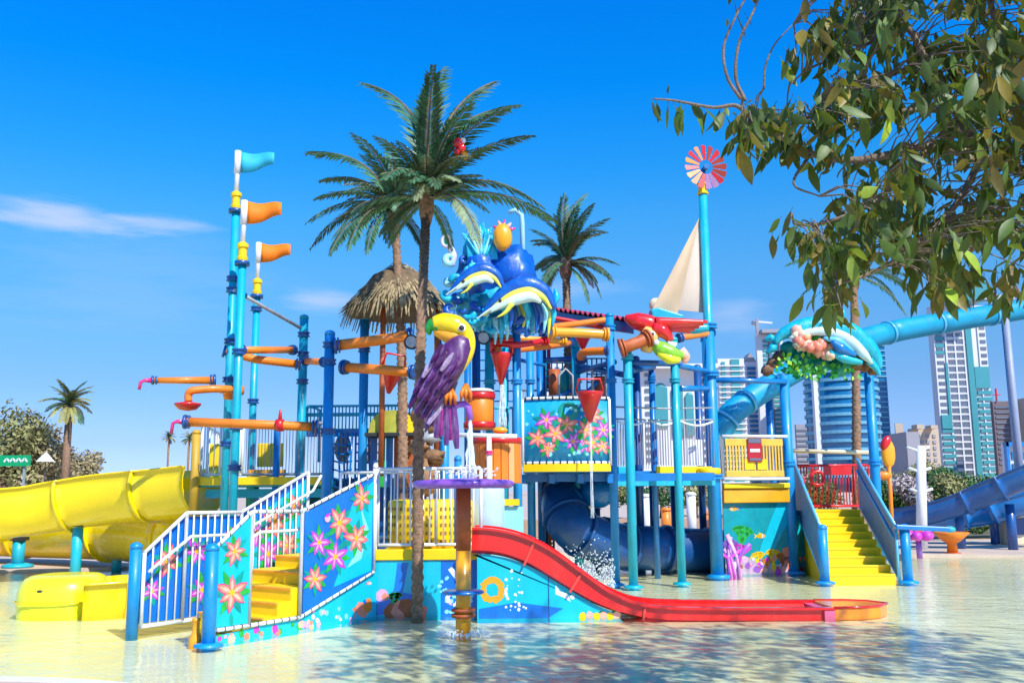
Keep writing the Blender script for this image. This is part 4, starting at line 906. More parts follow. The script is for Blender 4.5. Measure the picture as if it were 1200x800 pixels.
# ------------------------------------------------------------------ mushroom fountain and toucan
def toucan():
    g = G(543, 11.2, 742); t = thing('disc_fountain', 'orange post carrying a purple disc, standing in the water in front of the toucan', 'water fountain', g)
    zt = P(543, 572, 11.2).z
    mb = MB(); mb.tube([g+Vector((0, 0, -.1)), g+Vector((0, 0, .95))], .088, 16); mb.build('lower_post', ORG2, t)
    mb = MB(); mb.tube([g+Vector((0, 0, .95)), g+Vector((0, 0, zt))], .088, 16); mb.build('upper_post', RUST, t)
    mb = MB(); mb.lathe([(.12, .20), (.14, .2), (.14, .235), (.12, .24)], g, 16); mb.lathe([(.12, .26), (.14, .262), (.14, .29), (.12, .3)], g, 16); mb.build('post_flange', RUST, t)
    mb = MB(); mb.lathe([(.095, .46), (.24, .465), (.245, .485), (.22, .5), (.095, .51)], g, 24); mb.build('ring_shelf', MBLUE, t)
    mb = MB(); mb.lathe([(.12, zt), (.55, zt+.0), (.595, zt+.03), (.6, zt+.07), (.55, zt+.095), (.3, zt+.11), (.05, zt+.12)], g, 40); mb.build('purple_disc', PURP, t)
    d = 12.25
    t = thing('toucan_statue', 'toucan statue with yellow and green beak and purple wing hanging on the palm trunk', 'statue', P(515, 500, d))
    # body, neck and head in one skin
    nk = [(520, 500), (518, 470), (530, 440), (545, 415), (548, 397), (541, 385), (534, 382)]
    rr = [.05, .07, .10, .11, .10, .115, .10]
    pts = smooth_path([P(x, y, d) for x, y in nk], 5); rs = []
    for i in range(len(pts)):
        f = i/5; k = min(int(f), len(rr)-2); rs.append(lerp(rr[k], rr[k+1], f-k))
    mb = MB(); mb.tube(pts, rs, 16, up=Vector((0, -1, 0))); mb.build('body', YEL, t)
    # beak: upper mandible yellow with green tip, lower orange
    def bk(ctrl, rad, m, nm):
        p = smooth_path([P(x, y, d) for x, y in ctrl], 5); n = len(rad)-1; q = MB()
        rs = [(lambda f: lerp(rad[min(int(f), n-1)], rad[min(int(f), n-1)+1], f-min(int(f), n-1)))(i/(len(p)-1)*n) for i in range(len(p))]
        q.tube(p, rs, 12, up=Vector((0, -1, 0))); q.build(nm, m, t)
    bk([(546, 391), (534, 382), (520, 378.5), (508, 380)], [.115, .145, .14, .105], YEL, 'upper_beak')
    bk([(543, 399), (530, 395), (517, 390), (509, 388)], [.11, .11, .085, .05], ORG2, 'lower_beak')
    bk([(512, 380.5), (506.5, 382), (503, 386), (503.5, 392)], [.112, .095, .06, .02], GREEN, 'beak_tip')
    mb = MB(); mb.blob(P(541, 384, d-.14), (.035, .02, .035)); mb.build('eye', DARK, t)
    mb = MB(); mb.blob(P(541, 384, d-.12), (.055, .02, .055)); mb.build('eye_ring', WHITE, t)
    mb = MB(); lbp = smooth_path([P(x, y, d+.03) for x, y in ((528, 418), (522, 440), (517, 465), (514, 488))], 4); mb.tube(lbp, [.08, .12, .15, .17, .18, .18, .17, .16, .15, .13, .1, .07, .04][:len(lbp)], 14, up=Vector((0, -1, 0))); mb.build('lower_body', DPURP, t)
    # wing: covert lobe and overlapping feather blades
    mb = MB(); mb.blob(P(521, 432, d-.14), (.225, .14, .50), Matrix.Rotation(.58, 3, 'Y'), 20, 14, .06); mb.build('wing', mat('mottled_plum_wing', (.09, .015, .12), .35, .4, 9, coat=.3, grime=.8, grime_col=(.50, .38, .52)), t)
    rnd = random.Random(2)
    fm = MB(); n = 7
    L = 1.0
    for i in range(n):
        x = -.5*L+L*i/(n-1); w = .05*math.sin(math.pi*(i+.6)/(n+.4))**.6
        fm.v += [Vector((-w, 0, -x*1)), Vector((0, -.022, -x)), Vector((w, 0, -x)), Vector((0, .01, -x))]
    for i in range(n-1):
        for j in range(4): fm.face((i*4+j, i*4+(j+1) % 4, i*4+4+(j+1) % 4, i*4+4+j), False)
    fm.face((0, 1, 2, 3)); fm.face((n*4-4, n*4-3, n*4-2, n*4-1)[::-1])
    me = fm.mesh('feather', [DPURP]); me2 = me.copy(); me2.materials.clear(); me2.materials.append(mat('violet_feather', (.12, .025, .17), .35, .3, 6, coat=.4, grime=.5, grime_col=(.6, .5, .6))); me3 = me.copy(); me3.materials.clear(); me3.materials.append(mat('magenta_feather', (.32, .02, .20), .35, .3, 6, coat=.4))
    white_f = me.copy(); white_f.materials.clear(); white_f.materials.append(mat('lilac_grey_feather', (.42, .32, .48), .35, .4, 8, coat=.4, grime=.4, grime_col=(.1, .03, .14)))
    FK = (me, me2, me, me, me, me2, white_f)
    for row, (cx, cy, n_, ln, sc, th, dd_) in enumerate(((503, 466, 4, .42, .9, 30, .14), (508, 452, 5, .36, .8, 33, .22), (516, 438, 5, .28, .7, 34, .27), (524, 424, 5, .22, .65, 34, .30))):
        for k in range(n_):
            f = (k/(n_-1)-.5); x = cx+f*25; y = cy+f*20
            put(FK[(k*2+row*3) % 7], 'feather', t, P(x, y, d-dd_-.012*(k % 2)), (R(-8), R(th+f*8), R(10)), (1.0*sc, 1.3, ln*1.35))
    for k in range(8):
        f = k/7; put(me3 if k in (4, 6) else me2 if k % 2 else me, 'tail_feather', t, P(lerp(500, 532, f), lerp(470, 484, f)+(8 if k % 2 else 0), d-.12-.012*(k % 2)), (0, R(lerp(14, -6, f)), 0), (1.1, 1.2, lerp(.42, .74, min(1, f*1.6))))
    mb = MB(); mb.tube([P(x, y, d-.1) for x, y in ((530, 478), (536, 474), (544, 473), (549, 478), (551, 492))], [.05, .045, .045, .045, .04], 10); mb.build('spout', PURP, t)
    for x, y in ((546, 458), (528, 462)):
        mb = MB()
        for k in (-1, 0, 1): mb.tube([P(x, y-6, d-.1), P(x+k*5, y+3, d-.24), P(x+k*6, y+12, d-.16)], [.04, .03, .015], 7)
        mb.build('claw', ORG, t)
    s_ = thing('water_stream', 'white water falling from the purple toucan spout onto the disc', 'water', P(551, 492, d-.1))
    mb = MB(); rnd = random.Random(6); zb = zt+.12
    top = P(551, 492, d-.1); bot = Vector((P(552, 560, 11.55).x, 11.6, zb))
    for k in range(9):
        o = Vector((rnd.uniform(-.07, .07), rnd.uniform(-.05, .05), 0)); pp = []
        for i in range(10):
            f = i/9; pp.append(top.lerp(bot, f)+o*f+Vector((rnd.uniform(-.012, .012), -.25*f*(1-f), .2*f*(1-f))))
        mb.tube(pp, [rnd.uniform(.006, .024) for _ in pp], 6)
    mb.build('jet', WATERJ, s_)
    mb = MB()
    for k in range(60):
        a = rnd.uniform(0, 6.28); q = rnd.uniform(0, .35); mb.blob(bot+Vector((math.cos(a)*q, math.sin(a)*q*.6, .03+rnd.uniform(0, .14)*(1-q))), (.02, .02, .014), nu=6, nv=4)
    mb.build('splash', WATERJ, s_, kind='stuff')
toucan()
def splash(label, px, py, d, w, h, n, seed):
    rnd = random.Random(seed); c = P(px, py, d); c.z = 0
    mb = MB()
    for k in range(n):
        a = rnd.uniform(-1, 1)*w; z = abs(rnd.gauss(0, .5))*h; mb.blob(c+Vector((a, rnd.uniform(-.3, .3)*w, z)), (rnd.uniform(.004, .018), .01, rnd.uniform(.004, .022)), nu=5, nv=3)
    o = mb.build('water_splash', WATERJ); o['kind'] = 'stuff'; tag(o, label, 'splash')
splash('white spray splashing up behind the red slide under the middle deck', 682, 668, 16.5, .55, .5, 1500, 1)
splash('low ring of splashes around the foot of the orange disc fountain post', 543, 742, 11.1, .3, .06, 260, 2)
# ------------------------------------------------------------------ flag masts and the upper left deck
def V2(px, d, py=560): p = P(px, py, d); return Vector((p.x, p.y, 0))
def Z(py, d, px=600): return P(px, py, d).z
def mast(label, px, py, d, ycap, ytip, flagm, flagpx, clamps):
    b = V2(px, d, py); t = thing('flag_mast', label, 'flag mast', b, 'flag masts')
    zc = Z(ycap, d, px); zt = Z(ytip, d, px)
    mb = MB(); mb.tube([b-Vector((0, 0, .1)), b+Vector((0, 0, zc))], .072, 16); mb.build('mast_pole', TEAL, t)
    mb = MB(); mb.lathe([(.09, zc), (.1, zc+.06), (.075, zc+.08), (.075, zc+.22), (.1, zc+.24), (.1, zc+.3), (.04, zc+.34)], b, 14, False); mb.build('yellow_collar', YELP, t)
    mb = MB(); mb.lathe([(.13, zc-.08), (.13, zc-.01), (.1, zc)], b, 14); mb.build('mast_cap', DBLUE, t)
    mb = MB(); mb.tube([b+Vector((0, 0, zc+.3)), b+Vector((0, 0, zt))], .045, 10); mb.build('flag_staff', WHITE, t)
    mb = MB(); mb.tube([b+Vector((0, 0, zt-.42)), b+Vector((0, 0, zt+.01))], .062, 10); mb.build('flag_sleeve', WHITE if flagm is not TEAL else GREYP, t)
    L = flagpx*d/1100; n = 12; mb = MB(); h0 = .42
    for i in range(n+1):
        f = i/n; y = .07*math.sin(f*5)*f; h = lerp(h0*.98, .22, f)
        for z in (zt-.06*f, zt-.06*f-h):
            for o in (-.006, .006): mb.v.append(b+Vector((.06+L*f, y+o, z-.02*math.sin(f*6))))
    for i in range(n):
        k = i*4
        for q in ((0, 2, 6, 4), (1, 5, 7, 3), (0, 4, 5, 1), (2, 3, 7, 6)): mb.face([k+j for j in q], True)
    mb.face((0, 1, 3, 2)); mb.face([n*4+j for j in (0, 2, 3, 1)]); mb.build('flag', flagm, t)
    for y in clamps: clamp(t, b, Z(y, d, px), .1)
    return b
def upper_left():
    FLAGO = mat('orange_flag_cloth', (.92, .20, .0), .7, .15, 4); FLAGB = mat('sky_blue_flag_cloth', (.02, .42, .62), .7, .15, 4)
    d = 16.8
    mast('tallest flag mast, with a pale blue pennant', 263, 580, d, 245, 178, FLAGB, 42, (327, 340, 400, 445, 520))
    mast('middle flag mast, with the larger orange pennant', 273, 590, 15.9, 306, 236, FLAGO, 42, (412, 500, 548))
    mast('shortest flag mast, with the lower orange pennant', 294, 545, 19, 345, 285, FLAGO, 36, (362, 420, 470))
    t = thing('upper_play_deck', 'raised play deck with yellow edges between the flag masts and the yellow slide', 'play deck', V2(280, 17.5))
    z = Z(561, 17.2); A = V2(226, 17.2); B = V2(388, 17.2); C = V2(252, 20.5); D = V2(400, 20.5)
    mb = MB(); mb.prism([A+Vector((0, 0, z-.1)), B+Vector((0, 0, z-.1)), D+Vector((0, 0, z-.1)), C+Vector((0, 0, z-.1))], (0, 0, .1)); mb.build('deck_floor', TEAL, t)
    mb = MB(); mb.beam(A+Vector((0, -.04, z)), B+Vector((0, -.04, z)), .06, .14); mb.build('deck_edge', YELP, t, .01)
    mb = MB(); mb.beam(C+Vector((0, 0, z)), A+Vector((0, 0, z)), .06, .14); mb.build('deck_edge', YELP, t, .01)
    mb = MB(); mb.beam(A+Vector((.2, .2, z-.22)), B+Vector((0, .2, z-.22)), .1, .16); mb.build('under_beam', TEAL, t)
    mb = MB(); mb.beam(V2(290, 18.3)+Vector((0, 0, z+.16)), V2(334, 18.3)+Vector((0, 0, z+.16)), .05, .14); mb.build('orange_kickboard', ORG2, t, .01)
    post(t, V2(228, 17.1), 1.1, Z(504, 17.1), .075, mat('ochre_paint', (.55, .33, .03), .5, .15, 3)); post(t, V2(323, 17.3), 0, Z(500, 17.3), .06, MBLUE)
    post(t, V2(383, 17.4), 0, Z(470, 17.4), .06, MBLUE)
    zr = (z+.12, z+1.05)
    railing(t, V2(235, 17.25), V2(257, 17.25), zr, zr, 3); railing(t, V2(280, 17.25), V2(283, 17.25), zr, zr, 1)
    railing(t, V2(235, 17.2), V2(256, 20.3), zr, zr, 8, m=WHITE)
    mb = MB(); c = V2(316, 18.6); mb.box(c+Vector((0, 0, z+.52)), (.52, .05, .46)); mb.build('yellow_panel', YELP, t, .02)
    mb = MB(); c = V2(248, 18.6); mb.box(c+Vector((0, 0, z+.42)), (.25, .05, .66)); mb.build('yellow_panel', YELP, t, .02)
    meshrail(t, V2(284, 17.3), V2(378, 17.3), z+.1, z+1.0, mat('weathered_steel', (.28, .22, .23), .6, .2, 5))
    railing(t, V2(284, 17.3), V2(378, 17.3), zr, zr, 1, m=GREYP, ends=False)
    for x in (240, 300, 352): post(t, V2(x, 19.6), -.1, z-.1, .07, TEAL, cap=False)
    for px, d in ((300, 17.6), (345, 18.2)): 
        mb = MB(); a = V2(px, d); mb.beam(a+Vector((0, 0, z-.3)), a+Vector((.9, 0, z-1.2)), .07, .07); mb.build('brace', MBLUE, t)
    # rear deck with teal railing, net and ladders
    t = thing('rear_play_deck', 'rear play deck with teal bar railings behind the left staircase', 'play deck', V2(420, 18.5))
    z2 = Z(503, 18); A = V2(358, 18); B = V2(500, 18)
    railing(t, A, B, (z2+.02, Z(474, 18)), (z2+.02, Z(474, 18)), 34, m=TEAL, bar=BAR_B)
    mb = MB(); mb.tube([A+Vector((0, 0, Z(484, 18))), B+Vector((0, 0, Z(484, 18)))], .035, 8); mb.build('mid_rail', TEAL, t)
    mb = MB(); mb.beam(A+Vector((0, 0, z2-.05)), B+Vector((0, 0, z2-.05)), .1, .12); mb.build('deck_beam', MBLUE, t)
    mb = MB(); mb.tube([A+Vector((-.1, 0, 2.2)), A+Vector((-.1, 0, Z(474, 18)-.1)), A+Vector((.05, 0, Z(474, 18))), A+Vector((.25, 0, Z(474, 18)-.08)), A+Vector((.25, 0, 2.2))], .03, 8); mb.build('grab_loop', TEAL, t)
    for k, (x0, x1) in enumerate(((390, 412), (416, 446))):
        nb = MB(); 
        for i in range(5):
            a = lerp(x0, x1, i/4); nb.tube([V2(a, 17.7)+Vector((0, 0, Z(505, 17.7))), V2(a+4*math.sin(i), 17.7)+Vector((0, 0, Z(575, 17.7)))], .02, 5)
        for j in range(7): y = 508+j*10; nb.tube([V2(x0, 17.7)+Vector((0, 0, Z(y, 17.7))), V2((x0+x1)/2, 17.6)+Vector((0, 0, Z(y+3, 17.7))), V2(x1, 17.7)+Vector((0, 0, Z(y, 17.7)))], .018, 5)
        nb.build('climbing_net', MBLUE, t)
        mb = MB(); c = V2((x0+x1)/2, 17.95); mb.blob(c+Vector((0, 0, Z(523, 17.9))), (.16, .06, .28)); mb.build('net_panel', mat('tan_net_panel', (.4, .3, .18), .7, .4, 9), t)
    slab(t, V2(390, 18.6), V2(500, 18.6), (-.1, 1.9), (-.1, 1.9), DBLUE, 'back_panel')
    slab(t, V2(345, 18.7), V2(390, 18.7), (.9, 1.75), (.9, 1.75), mat('dark_teal_panel', (.0, .10, .16), .5, .2, 3), 'back_panel')
    # posts
    for lab_px, d, y0, m, r in ((354, 17.8, 372, TEAL, .085), (385, 15.4, 391, BLUE, .085), (426, 17.5, 374, BLUE, .085)):
        tt = thing('support_post', {354: 'teal support post joined by a grey cable to the flag masts', 385: 'bright blue support post at the top of the left staircase', 426: 'blue support post under the thatched roof'}[lab_px], 'post', V2(lab_px, d), 'support posts')
        post(tt, V2(lab_px, d, 460), -.1, Z(y0, d, lab_px), r, m)
        for y in ({354: (392, 415, 447), 385: (404, 424, 505), 426: (410,)}[lab_px]): clamp(tt, V2(lab_px, d, 460), Z(y, d, lab_px), .1)
    # cable between masts and post
    t = thing('tie_rod', 'thin grey rod sloping from the flag masts down to the teal post', 'rod', P(278, 345, 16.5))
    mb = MB(); mb.tube([P(275, 340, 16), P(352, 384, 17.7)], .035, 8); mb.build('rod', GREYP, t)
    mb = MB(); mb.tube([P(277, 341, 16), P(287, 347, 16.2)], .06, 8); mb.build('rod_socket', DBLUE, t)
    g = 'orange spray pipes around the flag masts'
    pipe('upper left orange spray pipe ending in a pink nozzle', [P(178, 445.5, 16.2), P(252, 445.5, 16.6)], .05, noz=.16, group=g, er=.07)
    pipe('long orange spray pipe in front of the flag masts with pink nozzle', [P(216, 494, 15.2), P(300, 497, 15.3), P(372, 500, 15.4)], .075, noz=.2, group=g, flat=True)
    tt = pipe('bent orange pipe holding the red dish left of the flag masts', [P(221, 470, 15.6), P(221, 462, 15.6), P(228, 457, 15.6), P(262, 455.5, 15.8), P(283, 459, 16.2)], .065, group=g, ends=False)
    t = thing('spray_dish', 'red dish hanging under the bent orange pipe', 'dish', P(220, 472, 15.6))
    c = P(220, 474, 15.6); mb = MB(); mb.lathe([(.04, -.1), (.14, -.08), (.21, -.01), (.22, .02), (.1, .04), (.04, .06)], c, 20); mb.build('dish_bowl', REDP, t)
    pipe('short orange pipe between the middle mast and the teal post, upper one', [P(281, 410, 16.3), P(344, 410, 17.7)], .065, group=g)
    pipe('orange pipe sloping to the right below the short one', [P(262, 411, 16.8), P(300, 421, 17), P(352, 427, 17.2)], .075, group=g, flat=True)
    pipe('orange pipe stub between the teal post and bright blue post', [P(358, 423, 17.3), P(380, 424, 15.8)], .06, group=g)
    t = thing('pipe_junction', 'orange pipe junction with a dark cap between the two tall flag masts', 'pipe fitting', P(268, 460, 16.3))
    mb = MB(); mb.tube([P(258, 456, 16.3), P(286, 457, 16.4)], .075, 10); mb.tube([P(269, 456, 16.1), P(268, 468, 16.1)], [.13, .08], 10); mb.build('fitting_body', ORG, t)
    mb = MB(); mb.blob(P(276, 454, 16), (.07, .07, .07)); mb.build('end_cap', DARK, t)
    pipe('orange arm from the bright blue post rising right to the thatched roof', [P(392, 405, 15.3), P(440, 399, 15.4), P(482, 393, 15.6)], .09, group='orange arms in front of the thatched hut', flat=True)
    pipe('orange arm from the bright blue post level with the hanging red bucket', [P(402, 430, 15.2), P(487, 436, 14.6)], .08, group='orange arms in front of the thatched hut')
    t = thing('pipe_collar', 'red collar with pointed tip on the long orange pipe', 'pipe fitting', P(328, 497, 15.3))
    mb = MB(); c = P(328, 498, 15.3); mb.tube([c-Vector((.06, 0, 0)), c+Vector((.06, 0, 0))], .1, 12); mb.lathe([(.04, .05), (.02, .24), (.0, .26)], c, 8); mb.build('collar_ring', REDP, t)
upper_left()

def yellow_slide():
    t = thing('spiral_slide', 'big yellow open spiral slide sweeping off the left edge of the picture', 'slide', V2(226, 17.8))
    up = smooth_path([P(240, 566, 17.9), P(200, 570, 18.2), P(130, 576, 18.6), P(60, 586, 18.7), P(0, 594, 18.6), P(-60, 604, 19.4), P(-90, 612, 21.2), P(-50, 617, 22.6), P(30, 621, 22.6), P(110, 622, 21.5), P(170, 624, 20.3), P(230, 632, 19.2)], 6)
    channel(t, up, .62, YEL, open_deg=62, sec=8, th=.03, rim=.07)
    lo = smooth_path([P(300, 645, 18.0), P(285, 660, 15.9), P(215, 683, 14.4), P(150, 690, 13.7), P(95, 694, 13.4)], 6)
    channel(t, [P(230, 632, 19.2)]+lo[2:], .5, YEL, open_deg=75, sec=9, th=.03, rim=.07)
    # rounded run-out lobe
    c = P(76, 697, 13.7); c.z = 0; mb = MB()
    n = 28; sq = lambda a: (math.copysign(abs(math.cos(a))**.75, math.cos(a)), math.copysign(abs(math.sin(a))**.75, math.sin(a)))
    lev = [(.57, -.1), (.59, .12), (.585, .30), (.56, .42), (.50, .51), (.42, .55), (.30, .56)]
    for k, (r, z) in enumerate(lev):
        for j in range(n): x, y = sq(2*math.pi*j/n); mb.v.append(c+Vector((x*r*.97, y*r*1.0, z*.93)))
    for i in range(len(lev)-1):
        for j in range(n): mb.face((i*n+j, i*n+(j+1) % n, (i+1)*n+(j+1) % n, (i+1)*n+j), True)
    mb.face([(len(lev)-1)*n+j for j in range(n)]); mb.build('runout_lobe', LIME, t)
    sm = MB(); sm.tube([c+Vector((sq(a)[0]*.585, sq(a)[1]*.63, .17)) for a in [i*6.2832/28 for i in range(29)]], .012, 5, False); sm.build('mould_seam', YEL, t)
    q = MB(); q.blob(c+Vector((-.08, -.56, .33)), (.05, .02, .02)); q.build('drain_slot', DARK, t)
    for lab, px, y1, py, d, r in ((0, 90, 612, 672, 18.6, .1), (1, 22, 628, 662, 21.3, .13), (2, 138, 640, 664, 20.9, .1)):
        b = V2(px, d, 640); post(t, b, -.1 if lab != 1 else .05, Z(y1, d), r, TEAL, 'support_leg', cap=False)
        if lab == 1: q = MB(); q.lathe([(.33, .05), (.33, .1), (.2, .14)], b, 18); q.build('leg_flange', TEAL, t)
        q = MB(); q.box(b+Vector((0, 0, Z(y1, d)+.03)), (.3, .3, .08)); q.build('saddle', DARK, t)
yellow_slide()

# ------------------------------------------------------------------ thatched hut
def thatch():
    d = 17; c = P(468, 345, d); za = P(468, 312, d).z; ze = P(468, 368, d).z; r = 1.0
    t = thing('thatched_roof', 'straw thatched conical roof left of the tallest palm trunk', 'roof', c)
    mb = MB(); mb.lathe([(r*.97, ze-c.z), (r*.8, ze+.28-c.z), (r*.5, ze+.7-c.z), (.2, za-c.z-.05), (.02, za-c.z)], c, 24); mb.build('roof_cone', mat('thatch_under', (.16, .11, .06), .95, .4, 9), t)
    rnd = random.Random(12); mb = MB()
    for row in range(13):
        f = row/12; rr = lerp(.10, r*.93, f); zz = lerp(za, ze+.08, f**1.25)+.03; n = int(20+95*f)
        for k in range(n):
            a = 6.2832*(k+rnd.random())/n; l = rnd.uniform(.22, .36)*(1.15 if row == 12 else 1); w = rnd.uniform(.012, .03)
            o = Vector((math.cos(a), math.sin(a), 0)); s_ = Vector((-o.y, o.x, 0)); sl = Vector((o.x*.72, o.y*.72, -.70+rnd.uniform(-.06, .1))); 
            if row == 12: sl = Vector((o.x*.35, o.y*.35, -.95))
            p = Vector((c.x, c.y, zz))+o*rr+Vector((0, 0, rnd.uniform(-.02, .04))); e = p+sl*l+s_*rnd.uniform(-.06, .06)
            mb.poly([p-s_*w, p+s_*w, e+s_*w*.4+Vector((0, 0, .01)), e-s_*w*.4])
    mb.build('thatch', THATCH, t, kind='stuff')
    for px, dd in ((448, 16.4), (512, 16.6), (470, 18)):
        post(t, V2(px, dd, 440), 1.9, ze+.1, .05, RUST, 'hut_post', cap=False)
    for px, py, lab in ((483, 402, 'dark round lamp under the thatched roof by the palm trunk'), (567, 397, 'dark round lamp right of the toucan head')):
        q = thing('spot_lamp', lab, 'lamp', P(px, py, 14.7 if px < 500 else 16)); p = P(px, py, 14.7 if px < 500 else 16)
        mb = MB(); mb.tube([p+Vector((0, -.12, 0)), p+Vector((0, .1, 0))], [.12, .09], 16); mb.build('lamp_housing', DARK, q)
        mb = MB(); mb.tube([p+Vector((0, -.135, 0)), p+Vector((0, -.122, 0))], .09, 16); mb.build('lamp_glass', GREYP, q)
        mb = MB(); mb.tube([p+Vector((0, .1, 0)), p+Vector((.05, .3, .02))], .03, 6); mb.build('lamp_arm', DARK, q)
    # yellow green dome hut
    d = 16.8; c = P(462, 508, d); t = thing('dome_hut', 'small play hut with a yellow and green curved roof behind the palm trunk', 'play hut', c)
    mb = MB(); n = 10
    for half, m in ((0, mat('moss_yellow', (.42, .42, .05), .5, .25, 3)), (1, YELP)):
        q = MB(); pr = []
        for i in range(n+1): a = math.pi*(1-i/n); pr.append((.42*math.cos(a)*1.0, .40*math.sin(a)**.8 if 0 < i < n else 0))
        sel = pr[:7] if half == 0 else pr[6:]
        pts = [c+Vector((x, -.3, z)) for x, z in sel] + ([c+Vector((sel[-1][0], -.3, 0))] if half == 0 else [c+Vector((sel[0][0], -.3, 0))])
        q.prism(pts, (0, .7, 0)); q.build('roof_half', m, t)
    mb = MB(); mb.box(c+Vector((0, .02, -.03)), (.95, .75, .06)); mb.build('roof_rim', DARK, t)
    for k, x in enumerate((-.36, -.22, -.08, .06)):
        mb = MB(); mb.box(c+Vector((x, .0, -.5)), (.12, .05, .88)); mb.build('hut_board', (DBLUE, GREEN, MBLUE, RUST)[k], t, .01)
    mb = MB(); mb.box(c+Vector((.3, .0, -.5)), (.3, .05, .88)); mb.build('hut_board', RUST, t, .01)
    # brown rocky totem behind the trunk
    c = P(500, 535, 14.3); t = thing('rock_totem', 'brown carved rock totem between the palm trunk and orange barrel', 'ornament', c)
    rnd = random.Random(9)
    for k in range(8):
        mb = MB(); mb.blob(c+Vector((rnd.uniform(-.1, .14), 0, -.45+k*.15)), (.17, .14, .12), rough=.7, seed=k, nu=12, nv=8); mb.build('rock', mat('carved_rock_brown', (.28, .15, .07), .85, .5, 8, bump=.6, objrand=.3) if k != 5 else GREYP, t)
    # orange barrels
    d = 15.1
    t = thing('orange_barrel', 'orange slatted barrel panel behind the purple disc', 'play panel', V2(585, d))
    c = V2(583, d+.3); z0, z1 = Z(566, d), Z(512, d)
    for k in range(9):
        a = math.pi*(1.08+.84*k/8); q = MB(); q.box(c+Vector((math.cos(a)*.36, math.sin(a)*.36, (z0+z1)/2)), (.05, .115, z1-z0), a); q.build('slat', ORG if k % 3 else mat('faded_orange', (.9, .38, .14), .5, .1, 3), t, .01)
    mb = MB(); mb.lathe([(.30, z0), (.33, z0), (.33, z1-.1), (.30, z1-.1)], c, 20); mb.build('barrel_core', RUST, t)
    mb = MB(); mb.lathe([(.37, z1-.1), (.40, z1-.09), (.40, z1), (.36, z1+.01)], c, 24); mb.build('barrel_band', REDP, t)
    t = thing('red_barrel', 'upper red and orange barrel panel between toucan and blue post', 'play panel', V2(560, 16.2))
    c = V2(562, 16.4); z0, z1 = Z(502, 16.2), Z(458, 16.2)
    mb = MB(); mb.lathe([(.22, z0), (.25, z0+.02), (.25, z1-.06), (.22, z1-.04)], c, 18); mb.build('barrel_core', ORG, t)
    for zz in (z0+.02, z1-.12): mb = MB(); mb.lathe([(.26, zz), (.28, zz+.01), (.28, zz+.1), (.26, zz+.11)], c, 20); mb.build('barrel_band', REDP, t)
    mb = MB(); mb.lathe([(.27, z1), (.28, z1+.02), (.2, z1+.06)], c, 20); mb.build('barrel_lid', WHITE, t)
    t = thing('white_guard_rail', 'white T shaped guard rail in front of the orange barrel', 'railing', V2(575, 14.9))
    a, b = P(532, 509, 14.9), P(606, 511, 14.9); mb = MB(); mb.tube([a, b], .035, 8); mb.build('top_rail', WHITE, t)
    a = P(573, 510, 14.9); mb = MB(); mb.tube([a, Vector((a.x, a.y, PZ))], .04, 8); mb.build('rail_post', WHITE, t); clamp(t, a, P(573, 530, 14.9).z, .055, PINK, .06)
    t = thing('support_post', 'blue support post directly behind the toucan tail', 'post', V2(521, 14.6), 'support posts'); post(t, V2(521, 14.6, 530), PZ, Z(484, 14.6), .07, BLUE); 
    t = thing('support_post', 'dark blue post seen left of the toucan neck', 'post', V2(515, 17.5), 'support posts'); post(t, V2(513, 17.5, 430), 0, Z(392, 17.5), .07, DBLUE, cap=False)
    t = thing('support_post', 'dark blue post seen right of the toucan neck', 'post', V2(556, 17.5), 'support posts'); post(t, V2(558, 17.5, 430), 0, Z(372, 17.5), .08, DBLUE, cap=False)
thatch()

